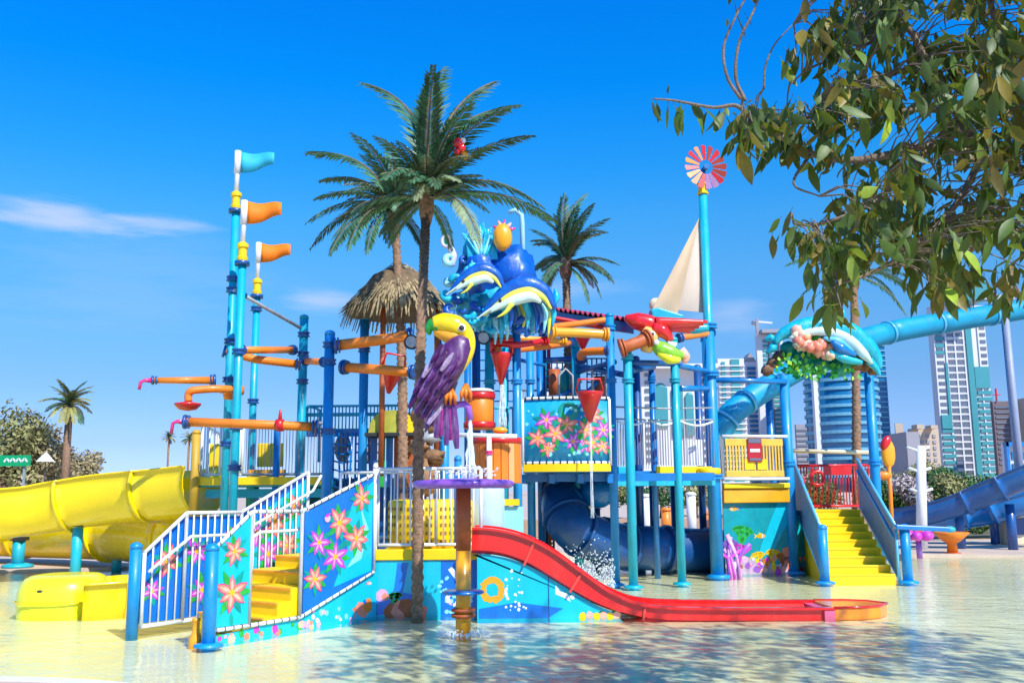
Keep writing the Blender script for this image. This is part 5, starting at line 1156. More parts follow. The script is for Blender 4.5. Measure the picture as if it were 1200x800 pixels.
# ------------------------------------------------------------------ middle tower
def middle():
    g = 'support posts'
    for lab, px, py, d, yt, m, r in (('bright blue front post at the left edge of the flower panel deck', 607, 600, 16.3, 372, BLUE, .075), ('teal post behind the red bucket beside the toucan', 574, 480, 17, 384, TEAL, .08),
            ('blue post just right of the left front post, behind the flower panel', 621, 430, 18.6, 380, BLUE, .075), ('dark blue post behind the blue post on the flower panel deck', 636, 430, 20, 378, DBLUE, .08),
            ('teal post above the middle of the flower panel', 675, 430, 18.8, 392, TEAL, .085), ('bright blue front post at the right edge of the flower panel', 719, 560, 16.9, 370, BLUE, .075),
            ('teal front post next to the right edge of the flower panel', 739, 560, 16.5, 404, TEAL, .08), ('thin blue post between the two pairs of front posts on the right deck', 766, 520, 18.6, 430, MBLUE, .06),
            ('teal front post in the middle of the right deck', 795, 560, 17.0, 398, TEAL, .075), ('blue post beside the foot of the windmill mast', 831, 520, 18.9, 385, BLUE, .07), ('dark blue post at the back right corner of the right deck', 822, 560, 20.5, 430, DBLUE, .08), ('dark blue back post behind the teal front post', 749, 560, 19.5, 420, DBLUE, .08)):
        t = thing('support_post', lab, 'post', V2(px, d, py), g); zt = Z(yt, d, px); b = V2(px, d, py)
        post(t, b, -.12, zt, r, m, plate=d < 18)
        if d < 19: clamp(t, b, zt-.22, r*1.2, m); clamp(t, b, Z(447, d), r*1.2, m, .08)
    t = thing('flower_panel_deck', 'middle play deck with a blue panel printed with pink flowers', 'play deck', V2(665, 16.7))
    A, B = V2(613, 16.5), V2(716, 16.5); z = Z(546, 16.5); zt = Z(468, 16.5)
    pl = Plane(A, B, .014, .16); L = pl.L; H = lambda f: z+.06+(zt-z-.06)*f
    def arcp(a, zz, o=0): return pl.pt(a, zz, o-pl.off)
    q = MB(); n = 14
    for i in range(n+1):
        q.v += [arcp(L*i/n, z+.06), arcp(L*i/n, zt), arcp(L*i/n, z+.06, -.024), arcp(L*i/n, zt, -.024)]
    for i in range(n):
        k = i*4
        for f in ((0, 4, 5, 1), (2, 3, 7, 6), (0, 2, 6, 4), (1, 5, 7, 3)): q.face([k+j for j in f], True)
    pn = q.build('flower_panel', mat('sky_panel', (.0, .32, .62), .4, .15, 1.5, coat=.2, grime=.5, grime_col=(.05, .55, .72)), t)
    pl.off = .006; pr = Print(pl)
    for a, h, r, k in ((.27, .66, .20, 1), (.17, .38, .19, 0), (.37, .44, .20, 0), (.28, .22, .16, 0), (.5, .58, .2, 0), (.57, .32, .18, 1), (.72, .50, .18, 0), (.8, .72, .19, 0), (.92, .50, .19, 1), (.8, .30, .2, 0), (.91, .24, .15, 0), (.70, .26, .15, 1)):
        pr.flower(a*L, H(h), r, a*9, k)
    for k in range(12): a = k*.5236; pr.disc(L*.52+.14*math.cos(a), H(.8)+.12*math.sin(a), .05, DKGREEN, .5+k*.02, 7)
    pr.bubbles(.05, H(.1), L*.9, .9, 40, 3, LCYAN, .03)
    pr.done(pn, 'flower_print')
    for zz, nm in ((z+.05, 'bottom_rail'), (zt+.01, 'top_rail')):
        mb = MB(); mb.tube([arcp(L*i/14, zz, .01) for i in range(15)], .025, 8); mb.build(nm, WHITE, t)
    for i in range(13):
        f = L*(i+.5)/13
        for zz in (z+.05, zt+.01): mb = MB(); mb.tube([arcp(f-.014, zz, .01), arcp(f+.014, zz, .01)], .029, 8); mb.build('rail_clip', DARK, t)
    for p in (A, B): mb = MB(); mb.tube([p+Vector((0, -.02, z)), p+Vector((0, -.02, zt))], .025, 8); mb.build('end_post', WHITE, t)
    q = MB()
    for i in range(n+1): q.v += [arcp(L*i/n, z+.04, .03), arcp(L*i/n, z-.10, .03), arcp(L*i/n, z+.04, -.3), arcp(L*i/n, z-.10, -.3)]
    for i in range(n):
        k = i*4
        for f in ((0, 1, 5, 4), (2, 6, 7, 3), (0, 4, 6, 2), (1, 3, 7, 5)): q.face([k+j for j in f], False)
    q.face((0, 2, 3, 1)); q.face([n*4+j for j in (0, 1, 3, 2)]); q.build('deck_edge', YELP, t)
    C, D = V2(622, 20), V2(720, 20)
    mb = MB(); mb.prism([A+Vector((0, 0.01, z-.12)), B+Vector((0, 0.01, z-.12)), D+Vector((0, 0, z-.12)), C+Vector((0, 0, z-.12))], (0, 0, .1)); mb.build('deck_floor', MBLUE, t)
    railing(t, C, D, (z, z+1.1), (z, z+1.1), 14, m=GREYP, bar=BAR_G)
    for f in (.0, .33, .66, 1): mb = MB(); mb.beam(A.lerp(C, .0)+Vector(((B.x-A.x)*f, .1, z-.22)), C+Vector(((D.x-C.x)*f, 0, z-.22)), .1, .16); mb.build('joist', MBLUE, t)
    mb = MB(); mb.beam(A+Vector((0, .5, z-.2)), B+Vector((1.9, .5, z-.2)), .1, .14); mb.build('under_beam', MBLUE, t)
    for px, d, m in ((624, 19.5, TEAL), (637, 20.5, DBLUE), (646, 19.4, RUST), (676, 19, MBLUE), (700, 20.5, DBLUE)): post(t, V2(px, d, 600), -.1, z-.1, .065, m, 'under_post', cap=False)
    # right deck
    t = thing('wire_rail_deck', 'right play deck with grey wire railings and yellow edge boards', 'play deck', V2(785, 17.5))
    A, B = V2(722, 17.3), V2(838, 17.9); z = Z(552, 17.4); C, D = V2(725, 21), V2(838, 21)
    mb = MB(); mb.prism([A+Vector((0, 0.01, z-.1)), B+Vector((0, 0.01, z-.1)), D+Vector((0, 0, z-.1)), C+Vector((0, 0, z-.1))], (0, 0, .09)); mb.build('deck_floor', MBLUE, t)
    for x0, x1 in ((724, 736), (769, 793), (798, 834)):
        a, b = V2(x0, lerp(17.3, 17.9, (x0-722)/116)), V2(x1, lerp(17.3, 17.9, (x1-722)/116)); mb = MB(); mb.beam(a+Vector((0, -.04, z)), b+Vector((0, -.04, z)), .06, .14); mb.build('deck_edge', YELP if x0 > 730 else TEAL, t, .01)
    mb = MB(); q = V2(831, 17.7); mb.lathe([(.2, z-.08), (.22, z-.06), (.22, z+.02), (.18, z+.04)], q, 18); mb.build('corner_pad', YELP, t)
    mb = MB(); mb.beam(A+Vector((0, .1, z-.2)), B+Vector((0, .1, z-.2)), .1, .16); mb.build('under_beam', TEAL, t)
    mb = MB(); mb.beam(A+Vector((0, 1.5, z-.2)), B+Vector((0, 1.5, z-.2)), .1, .16); mb.build('under_beam', MBLUE, t)
    meshrail(t, A, B, z+.1, Z(496, 17.5), mat('weathered_steel', (.28, .22, .23), .6, .2, 5))
    for y in (478, 492): mb = MB(); mb.tube([A+Vector((0, 0, Z(y, 17.4))), A.lerp(B, .5)+Vector((0, 0, Z(y+1, 17.4))), B+Vector((0, 0, Z(y, 17.6)))], .018, 6); mb.build('guard_cable', GREYP, t)
    for f0, f1 in ((0, .33), (.36, .62), (.66, 1)):
        pts = [A.lerp(B, lerp(f0, f1, i/8))+Vector((0, 0, Z(494+5*math.sin(math.pi*i/8), 17.5))) for i in range(9)]; mb = MB(); mb.tube(pts, .022, 6); mb.build('curved_rail', WHITE, t)
    meshrail(t, C, D, z+.1, z+1.0)
    slab(t, V2(808, 18.3), V2(826, 18.3), (z+.1, z+.6), (z+.1, z+.6), WHITE, 'white_panel')
    for px, d in ((765, 20.8), (790, 21), (834, 20)): post(t, V2(px, d, 600), -.1, z-.1, .07, DBLUE, 'under_post', cap=False)
    # blue cross beams up high
    t = thing('overhead_truss', 'horizontal dark blue beams tying the posts above the right deck', 'truss', P(740, 430, 17))
    for a, b in (((676, 436, 18.8), (720, 424, 17)), ((636, 422, 20), (676, 420, 18.8)), ((740, 425, 16.6), (795, 426, 17)), ((795, 428, 17), (838, 437, 18.4)), ((676, 428, 18.8), (736, 440, 16.7)), ((740, 434, 16.6), (766, 430, 18.6)), ((831, 445, 18.8), (922, 447, 18.9)), ((797, 455, 17.1), (838, 455, 18.4))):
        mb = MB(); mb.tube([P(*a), P(*b)], .055, 8); mb.build('beam', DBLUE if a[0] < 790 else MBLUE, t)
    # orange pipes
    g = 'orange spray pipes over the middle deck'
    for lab, pts, r, m in (('orange pipe from the wave sculpture to the red roof, upper one', [(640, 384, 16.4), (680, 379, 17), (716, 374, 17.3)], .06, ORG), ('amber pipe just below the upper pipe under the red roof', [(645, 389, 16.2), (680, 390, 16.4), (712, 392, 16.5)], .085, ORG2),
            ('orange pipe at the red bucket passing behind the left front post', [(578, 394, 16.6), (620, 397, 16.7), (662, 400, 17)], .055, ORG2), ('orange pipe crossing above the flower panel to the teal post', [(600, 410, 16.5), (640, 406, 17), (668, 402, 18.4)], .06, ORG),
            ('orange bent pipe between the teal post and bright blue right post', [(681, 421, 17.6), (681, 415, 17.4), (690, 412, 17.2), (716, 411, 16.9)], .075, ORG), ('thick brown orange arm next to the red macaw', [(727, 408, 16.3), (740, 404, 16.3), (760, 396, 16.4)], .11, RUST),
            ('long orange pipe behind the green creature under the red wing', [(795, 396, 17.6), (815, 393, 17.8), (834, 390, 18.3)], .06, ORG), ('red pipe above the red cone bucket beside the toucan', [(576, 401, 16.2), (606, 404, 16.2), (640, 399, 16.6)], .055, REDP), ('red pipe under the roof left of the macaw', [(646, 372, 17.4), (690, 380, 17.4), (716, 385, 17.3)], .045, REDP), ('thin red pipe standing behind the flower panel', [(643, 400, 20), (643, 455, 20)], .04, REDP)):
        pipe(lab, [P(*q) for q in pts], r, m, g)
    # buckets
    cone_bucket('red cone bucket hanging beside the toucan neck with water running out', P(588, 414, 16.2), .55, .19, stream=(.72, .03, 'rusty coloured stream of water under the red bucket by the toucan'), tilt=.03)
    cone_bucket('red cone bucket hanging in front of the flower panel', P(691, 459, 16.0), .52, .23, stream=(1.6, .012, 'thin stream of water falling from the bucket at the flower panel'))
    cone_bucket('red cone bucket left of the palm trunk, tilted on its frame', P(461, 431, 15.0), .42, .19, tilt=.18)
    cone_bucket('small red cone bucket near the red roof', P(683, 396, 17.6), .22, .14, frame=False)
    c = P(588, 398, 16.15); t = thing('bucket_hanger', 'red square frame carrying the cone bucket beside the toucan', 'frame', c)
    mb = MB(); mb.tube([P(577, 396, 16.2), P(577, 412, 16.2)], .04, 8); mb.tube([P(577, 398, 16.15), P(601, 398, 16.15)], .035, 8); mb.tube([P(600, 396, 16.2), P(600, 414, 16.2)], .035, 8); mb.build('frame_bar', REDP, t)
    mb = MB(); mb.box(P(583, 406, 16.3), (.13, .1, .3)); mb.build('orange_block', ORG, t, .02)
    t = thing('amber_wheel', 'yellow round valve under the stream of the red bucket', 'valve', P(586, 503, 15.6)); mb = MB(); mb.blob(P(586, 504, 15.6), (.13, .08, .06)); mb.build('wheel', ORG2, t)
    # rear clutter of the middle tower
    t = thing('rear_climbing_deck', 'shaded rear climbing deck with nets and ladders behind the middle posts', 'play deck', V2(590, 19.8))
    mb = MB(); mb.prism([V2(545, 19)+Vector((0, 0, 2.2)), V2(640, 19)+Vector((0, 0, 2.2)), V2(640, 22)+Vector((0, 0, 2.2)), V2(548, 22)+Vector((0, 0, 2.2))], (0, 0, .1)); mb.build('deck_floor', MBLUE, t)
    for x in (548, 592, 634): post(t, V2(x, 19.2), 0, Z(395, 19.2), .07, MBLUE if x != 592 else TEAL, 'deck_post', cap=False)
    railing(t, V2(548, 19.1), V2(606, 19.1), (2.35, 3.3), (2.35, 3.3), 12, m=TEAL, bar=BAR_B); railing(t, V2(612, 20), V2(716, 20.2), (3.2, 3.75), (3.2, 3.75), 9, m=GREYP, bar=BAR_G)
    for x0, x1, y0, y1, m in ((560, 604, 410, 470, MBLUE), (640, 672, 425, 465, TEAL), (688, 716, 420, 466, DBLUE)):
        nb = MB()
        for i in range(6): f = i/5; nb.tube([P(lerp(x0, x1, f), y0, 19.4), P(lerp(x0, x1, f), y1, 19.4)], .016, 5)
        for j in range(6): f = j/5; nb.tube([P(x0, lerp(y0, y1, f), 19.38), P(x1, lerp(y0, y1, f), 19.38)], .016, 5)
        nb.build('climbing_net', m, t)
    for k, (x, y, m) in enumerate(((650, 447, RUST), (661, 450, DKGREEN), (703, 455, RUST), (570, 480, RUST))):
        mb = MB(); mb.tube([P(x, y-14, 19), P(x, y+16, 19)], .12, 12); mb.build('play_drum', m, t)
    for a, b in (((640, 470), (676, 455)), ((676, 470), (700, 448)), ((548, 400), (600, 392)), ((600, 420), (640, 428))):
        mb = MB(); mb.tube([P(*a, 18.9), P(*b, 18.9)], .04, 8); mb.build('brace', MBLUE, t)
    for px, y0, d in ((663, 432, 18.4), (702, 430, 18.2)):
        mb = MB(); mb.tube([P(px-8, 468, d), P(px-8, y0+8, d), P(px, y0, d), P(px+8, y0+8, d), P(px+8, 468, d)], .025, 7); mb.build('grab_loop', GREYP, t)
    # windmill mast
    d = 18.2; b = V2(839, d, 600); t = thing('windmill_mast', 'tall blue mast topped by a red and orange windmill wheel', 'windmill', b)
    zt = Z(228, d, 820); mb = MB(); mb.tube([b-Vector((0, 0, .1)), b+Vector((0, 0, zt))], [.1, .085], 16); mb.build('mast_pole', TEAL, t)
    q = MB(); q.lathe([(.22, -.02), (.22, .03), (.13, .05)], b, 16); q.build('base_flange', BLUE, t)
    mb = MB(); mb.tube([b+Vector((0, 0, -.1)), b+Vector((0, 0, Z(380, d)))], .11, 16); mb.build('lower_sleeve', BLUE, t)
    for y in (384, 440, 560): clamp(t, b, Z(y, d), .15, BLUE)
    mb = MB(); mb.lathe([(.11, zt), (.12, zt+.02), (.09, zt+.07), (.09, zt+.17), (.12, zt+.2), (.12, zt+.22)], b, 14, False); mb.build('yellow_collar', YELP, t)
    hub = Vector((b.x+.06, d-.12, Z(198, d, 830))); tl = Matrix.Rotation(.25, 3, 'Z')
    mb = MB(); mb.tube([b+Vector((0, 0, zt+.2)), Vector((b.x+.03, d, hub.z))], .05, 8); mb.build('neck', MBLUE, t)
    mb = MB(); mb.tube([hub-Vector((0, .06, 0)), hub+Vector((0, .12, 0))], .055, 14); mb.build('hub', mat('hub_blue', (.03, .15, .4), .4), t)
    cols = [REDP, mat('brick_red_blade', (.38, .04, .02), .4), ORG, mat('peach_blade', (.85, .28, .10), .4), mat('coral_blade', (.8, .12, .08), .4), mat('pale_lilac_blade', (.45, .22, .42), .4)]
    order = [1, 1, 0, 1, 0, 3, 0, 2, 0, 2, 3, 4, 5, 5, 0, 1]
    for k in range(16):
        a = 6.2832*k/16+.1; q = MB(); r0, r1, w0, w1 = .15, .46, .022, .065
        pr = [(r0, -w0), (r1*.96, -w1), (r1, 0), (r1*.96, w1), (r0, w0)]
        M = tl @ Matrix.Rotation(-a, 3, 'Y') @ Matrix.Rotation(.35, 3, 'X')
        q.prism([hub+M @ Vector((x, 0, z)) for x, z in pr], M @ Vector((0, .012, 0))); q.build('blade', cols[order[k]], t)
    mb = MB(); mb.tube([hub+tl @ Vector((.30*math.cos(a), .02, .30*math.sin(a))) for a in [i*.2618 for i in range(25)]], .008, 5, False); mb.build('blade_ring', GREYP, t)
    # sail
    t = thing('sail', 'beige triangular sail hung beside the windmill mast above the red roof', 'sail', P(800, 365, d))
    mb = MB(); a, b1, c1 = P(820, 254, d), P(765, 361, d-.5), P(795, 367, d-.2)
    def cloth(A_, B_, C_, m, bulge):
        q = MB(); n = 8; idx = {}
        for i in range(n+1):
            for j in range(n+1-i):
                u, v = i/n, j/n; w = 1-u-v; idx[i, j] = len(q.v); q.v.append(A_*w+B_*u+C_*v+Vector((0, -bulge*27*u*v*w, 0)))
        m0 = len(q.v); q.v += [p+Vector((0, .015, 0)) for p in q.v[:m0]]
        for i in range(n):
            for j in range(n-i):
                f = [idx[i, j], idx[i+1, j], idx[i, j+1]]; q.face(f, True); q.face([k+m0 for k in f][::-1], True)
                if j < n-i-1: f = [idx[i+1, j], idx[i+1, j+1], idx[i, j+1]]; q.face(f, True); q.face([k+m0 for k in f][::-1], True)
        q.build('sail_cloth', m, t)
    cloth(a, b1, P(794, 367, d-.1), SAILC, .12); cloth(a+Vector((0, .02, 0)), P(783, 362, d), P(824, 366, d+.1), SAILW, .08)
    mb = MB(); mb.prism([P(762, 362, d-.6), P(772, 360, d-.6), P(802, 369, d-.6), P(798, 376, d-.6), P(765, 372, d-.6)], (0, .3, 0)); mb.build('sail_foot', TEAL, t, .03)
    mb = MB(); mb.blob(P(768, 357, d-.3), (.12, .08, .13), rough=.3); mb.build('knot', CREAM, t)
    # red roof
    c = P(690, 362, 18); t = thing('corrugated_roof', 'red corrugated roof with blue fascia behind the orange pipes', 'roof', c)
    a, b1 = P(640, 360, 19.5), P(742, 374, 16.9); bk = Vector((.9, 2.6, .35)); n = 17
    mb = MB(); 
    for i in range(n*6+1):
        f = i/(n*6); p = a.lerp(b1, f)+Vector((0, 0, .035*math.sin(f*n*6.283))); mb.v += [p, p+bk, p+Vector((0, 0, -.03)), p+bk+Vector((0, 0, -.03))]
    for i in range(n*6): k = i*4; [mb.face([k+j for j in q]) for q in ((0, 4, 5, 1), (2, 3, 7, 6), (0, 2, 6, 4), (1, 5, 7, 3))]
    mb.build('roof_sheet', REDP, t)
    mb = MB(); mb.prism([a+Vector((0, .05, -.06)), b1+Vector((0, .05, -.06)), b1+Vector((0, .05, -.26)), a+Vector((0, .05, -.3))], (.03, .08, 0)); mb.build('fascia', DBLUE, t)
    mb = MB(); mb.prism([a+Vector((0, .14, -.08)), b1+Vector((0, .14, -.08)), b1+bk+Vector((0, 0, -.06)), a+bk+Vector((0, 0, -.06))], (0, 0, -.03)); mb.build('ceiling_board', MBLUE, t)
    # macaw and green creature
    d = 16.6; t = thing('macaw_statue', 'red macaw statue with outstretched red wing beside the red roof', 'statue', P(755, 385, d))
    def loft(ctrl, rad, m, nm, par, dd=d, per=5, n=14):
        p = smooth_path([P(x, y, dd) for x, y in ctrl], per); k = len(rad)-1; rs = []
        for i in range(len(p)): f = i/(len(p)-1)*k; j = min(int(f), k-1); rs.append(lerp(rad[j], rad[j+1], f-j))
        q = MB(); q.tube(p, rs, n, up=Vector((0, -1, 0))); q.build(nm, m, par)
    loft([(732, 372), (745, 376), (760, 380), (778, 388), (786, 400)], [.05, .16, .18, .13, .06], RED, 'body', t)
    for k in range(5): loft([(768, 377+k*1.5), (795, 377+k*2), (829-k*5, 377+k*3)], [.09, .07, .03], RED if k != 2 else REDP, 'wing_feather', t, d-.12+.05*k)
    loft([(765, 383), (776, 388), (786, 398)], [.09, .13, .06], RED, 'tail', t, d-.15)
    loft([(752, 388), (760, 396), (757, 412)], [.12, .19, .10], mat('sand_face', (.82, .50, .14), .4, .2, 5, grime=.4), 'face', t, d-.1)
    q = MB(); q.blob(P(764, 391, d-.28), (.06, .04, .05)); q.build('eye', WHITE, t); q = MB(); q.blob(P(765, 391, d-.33), (.025, .02, .025)); q.build('pupil', DARK, t)
    loft([(797, 384), (815, 385), (830, 384)], [.1, .1, .07], TEAL, 'blue_wing_feather', t, d+.5)
    t = thing('fish_statue', 'lime green and yellow fish statue with pink belly under the macaw', 'statue', P(782, 412, d))
    loft([(764, 401), (775, 409), (787, 414), (801, 417)], [.07, .15, .14, .06], mat('lime_green_paint', (.25, .62, .03), .35, .25, 4, coat=.4), 'body', t, d-.15)
    loft([(771, 413), (784, 420), (797, 422)], [.06, .1, .05], LIME, 'belly', t, d-.2)
    loft([(797, 410), (803, 418), (802, 425)], [.09, .09, .04], SALMON, 'tail_fin', t, d-.1)
    loft([(782, 402), (792, 405)], [.04, .06], WHITE, 'fin', t, d-.2); q = MB(); q.blob(P(769, 401, d-.3), (.05, .04, .05)); q.build('eye', WHITE, t)
    # tubes below the deck
    t = thing('blue_tube_slide', 'dark blue tube slide coiling under the middle and right decks', 'tube slide', V2(700, 19.5))
    tubeslide(t, [P(700, 560, 20.5), P(672, 572, 19.6), P(660, 592, 18.8), P(672, 618, 18.4), P(700, 632, 18.7), P(735, 640, 19.2), P(790, 643, 19.6), P(850, 646, 20)], .44, DBLUE, 5, 6)
    for px, py, r in ((662, 590, .42), (700, 577, .36)):
        q = MB(); q.blob(P(px, py, 18.7), (r, .3, r*.85)); q.build('tube_bulge', MBLUE, t)
middle()

# ------------------------------------------------------------------ wave sculpture
def wave():
    d = 16.0; t = thing('wave_sculpture', 'blue wave sculpture with leaping striped fish above the middle deck', 'sculpture', P(585, 390, d))
    def loft(ctrl, rad, m, nm, dd=d, per=5, n=14):
        p = smooth_path([P(x[0], x[1], dd+(x[2] if len(x) > 2 else 0)) for x in ctrl], per); k = len(rad)-1; rs = []
        for i in range(len(p)): f = i/(len(p)-1)*k; j = min(int(f), k-1); rs.append(lerp(rad[j], rad[j+1], f-j))
        q = MB(); q.tube(p, rs, n, up=Vector((0, -1, 0))); return q.build(nm, m, t)
    WB = mat('wave_royal_blue', (.0, .10, .50), .4, .35, 3, coat=.25, bump=.8, bscale=9, grime=.3, grime_col=(.0, .3, .65)); WC = mat('wave_aqua', (.0, .42, .66), .4, .4, 4, coat=.25, bump=.8, bscale=12, grime=.5, grime_col=(.3, .75, .85)); WL = mat('wave_foam', (.30, .72, .85), .4, .3, 6, coat=.3)
    mb = MB(); mb.blob(P(565, 322, d+.3), (.42, .4, .5), rough=.35, seed=1, nu=20, nv=14); mb.build('wave_body', WB, t)
    mb = MB(); mb.blob(P(600, 322, d+.35), (.42, .42, .52), rough=.3, seed=2, nu=20, nv=14); mb.build('wave_body', WB, t)
    mb = MB(); mb.blob(P(580, 355, d+.35), (.65, .4, .4), rough=.45, seed=3, nu=20, nv=14); mb.build('wave_body', WC, t)
    # fan fin with ragged edge
    pts = [P(x, y, d+.1) for x, y in ((541, 300), (545, 282), (540, 272), (547, 274), (545, 260), (552, 266), (556, 257), (560, 265), (567, 259), (569, 268), (577, 266), (576, 276), (583, 280), (580, 300))]
    mb = MB(); mb.prism(pts, (0, .12, 0)); mb.build('fan_fin', WC, t, .02)
    mb = MB(); mb.prism([P(x, y, d+.0) for x, y in ((548, 304), (546, 285), (551, 268), (556, 276), (562, 262), (566, 272), (573, 268), (574, 280), (581, 288), (584, 304))], (0, .08, 0)); mb.build('fan_fin', WC, t, .02)
    for k in range(7): a, e = Vector((565, 306)), Vector((543+k*6.5, 264+abs(k-3)*3)); loft([(lerp(a.x, e.x, f), lerp(a.y, e.y, f)) for f in (.15, .6, .97)], [.035, .022, .006], WL if k % 2 else WC, 'fin_ray', d-.03, 3, 7)
    mb = MB(); mb.blob(P(589, 278, d-.1), (.17, .14, .25), rough=.15); mb.build('amber_crest', ORG2, t)
    for k, (x, y) in enumerate(((580, 266), (585, 261), (591, 260), (597, 263), (601, 268))): loft([(lerp(589, x, .5), lerp(272, y, .5)), (lerp(589, x, 1.25), lerp(272, y, 1.2))], [.055, .012], PINK if k % 2 == 0 else SALMON, 'crest_spike', d-.12, 3, 7)
    # fish (blue back, yellow stripe, pale belly, fork of fins)
    YS = mat('lemon_stripe', (.80, .78, .08), .35, .15, 4, coat=.4); PW = mat('pale_belly', (.62, .84, .84), .35, .15, 4, coat=.4)
    for ox, oy, s in ((0, 0, 1.0), (-50, -22, .74)):
        X = lambda x, y: (612+(x-612)*s+ox, 350+(y-350)*s+oy)
        loft([X(562, 372), X(577, 357), X(595, 342), X(618, 334), X(638, 342), X(650, 362)], [q*s for q in (.015, .09, .15, .17, .12, .05)], WB, 'fish_back', d-.35)
        loft([X(566, 370), X(582, 358), X(600, 346), X(620, 341), X(636, 348), X(646, 362)], [q*s for q in (.012, .045, .07, .075, .05, .02)], YS, 'fish_stripe', d-.47)
        loft([X(574, 366), X(590, 357), X(606, 351), X(622, 348), X(634, 354)], [q*s for q in (.012, .06, .095, .09, .03)], PW, 'fish_belly', d-.53)
        loft([X(558, 374), X(572, 364), X(586, 356)], [.008, .02*s, .035*s], PW, 'fish_bill', d-.52)
        loft([X(600, 340), X(604, 328), X(614, 322)], [.05*s, .035*s, .01], WB, 'dorsal_fin', d-.35); loft([X(600, 356), X(592, 366), X(582, 372)], [.05*s, .03*s, .008], YS, 'side_fin', d-.6)
        q = MB(); q.blob(P(*X(586, 352), d-.55), (.03, .02, .03)); q.build('fish_eye', DARK, t)
    # tail flukes at right
    for c in (((645, 362), (641, 348), (636, 334)), ((647, 360), (652, 348), (650, 338))): loft(c, [.03, .07, .015], WC, 'tail_fluke', d-.3, 4, 8)
    # foam curls on the left and base
    rnd = random.Random(5)
    for k in range(44):
        if k < 26: x, y = rnd.uniform(523, 560), rnd.uniform(303, 388)
        else: x, y = rnd.uniform(555, 640), rnd.uniform(365, 392)
        if x < 535 and y > 365: x += 18
        s = rnd.uniform(.6, 1.2); a = rnd.uniform(0, 6.28); cc = []
        for i in range(6): aa = a+i*.9; r = (7-i*.9)*s; cc.append((x+math.cos(aa)*r, y+math.sin(aa)*r*.9))
        loft(cc, [.05*s, .06*s, .055*s, .045*s, .03*s, .012], (WC, WL, WC, WB)[k % 4], 'foam_curl', d-.15+rnd.uniform(-.15, .3), 2, 8)
    # hanging drips at right
    for k in range(12):
        x = 592+k*5+rnd.uniform(-1, 1); y1 = rnd.uniform(380, 397); loft([(x-3, 352+abs(k-6)*1.2), (x+2, 368), (x, y1)], [.06, .055, .012], (WC, WB, DBLUE, WL, YS, WC)[k % 6], 'wave_drip', d-.25+rnd.uniform(-.1, .2), 4, 9)
    for k in range(5): x = 566+k*7; loft([(x, 372), (x+1, 385), (x, rnd.uniform(392, 404))], [.07, .05, .015], WC if k % 2 else WL, 'wave_drip', d-.05, 3, 8)
    # grey swirl eye at upper left
    mb = MB(); mb.tube([P(523+math.cos(a)*5, 283+math.sin(a)*6, d-.2) for a in [i*.5236 for i in range(13)]], .035, 7, False); mb.build('swirl_ring', mat('pale_lilac', (.6, .58, .72), .5), t)
    mb = MB(); mb.blob(P(523, 283, d-.2), (.05, .03, .06)); mb.build('swirl_eye', DKGREEN, t)
    loft([(527, 288), (531, 300), (529, 312)], [.05, .07, .05], mat('pale_lilac', (.6, .58, .72), .5), 'swirl_stem', d-.1)
    t2 = thing('hooked_pipe', 'thin pale blue hooked pipe rising behind the wave sculpture', 'pipe', P(612, 295, d+.5))
    mb = MB(); mb.tube([P(596, 249, d+.5), P(604, 246, d+.5), P(611, 252, d+.5), P(612, 262, d+.5), P(613, 320, d+.5)], .045, 8); mb.build('pipe', mat('pale_sky_paint', (.35, .62, .8), .4), t2)
    t3 = thing('red_fruit', 'small red and yellow bird ornament sitting in the crown of the tallest palm', 'ornament', P(540, 175, 12.2))
    for x, y, m, r in ((537, 168, REDP, .06), (541, 174, RED, .055), (536, 178, REDP, .045), (545, 182, ORG2, .05), (543, 165, WHITE, .035)): mb = MB(); mb.blob(P(x, y, 12.1), (r, r, r*1.2), rough=.3); mb.build('feather_tuft', m, t3)
wave()

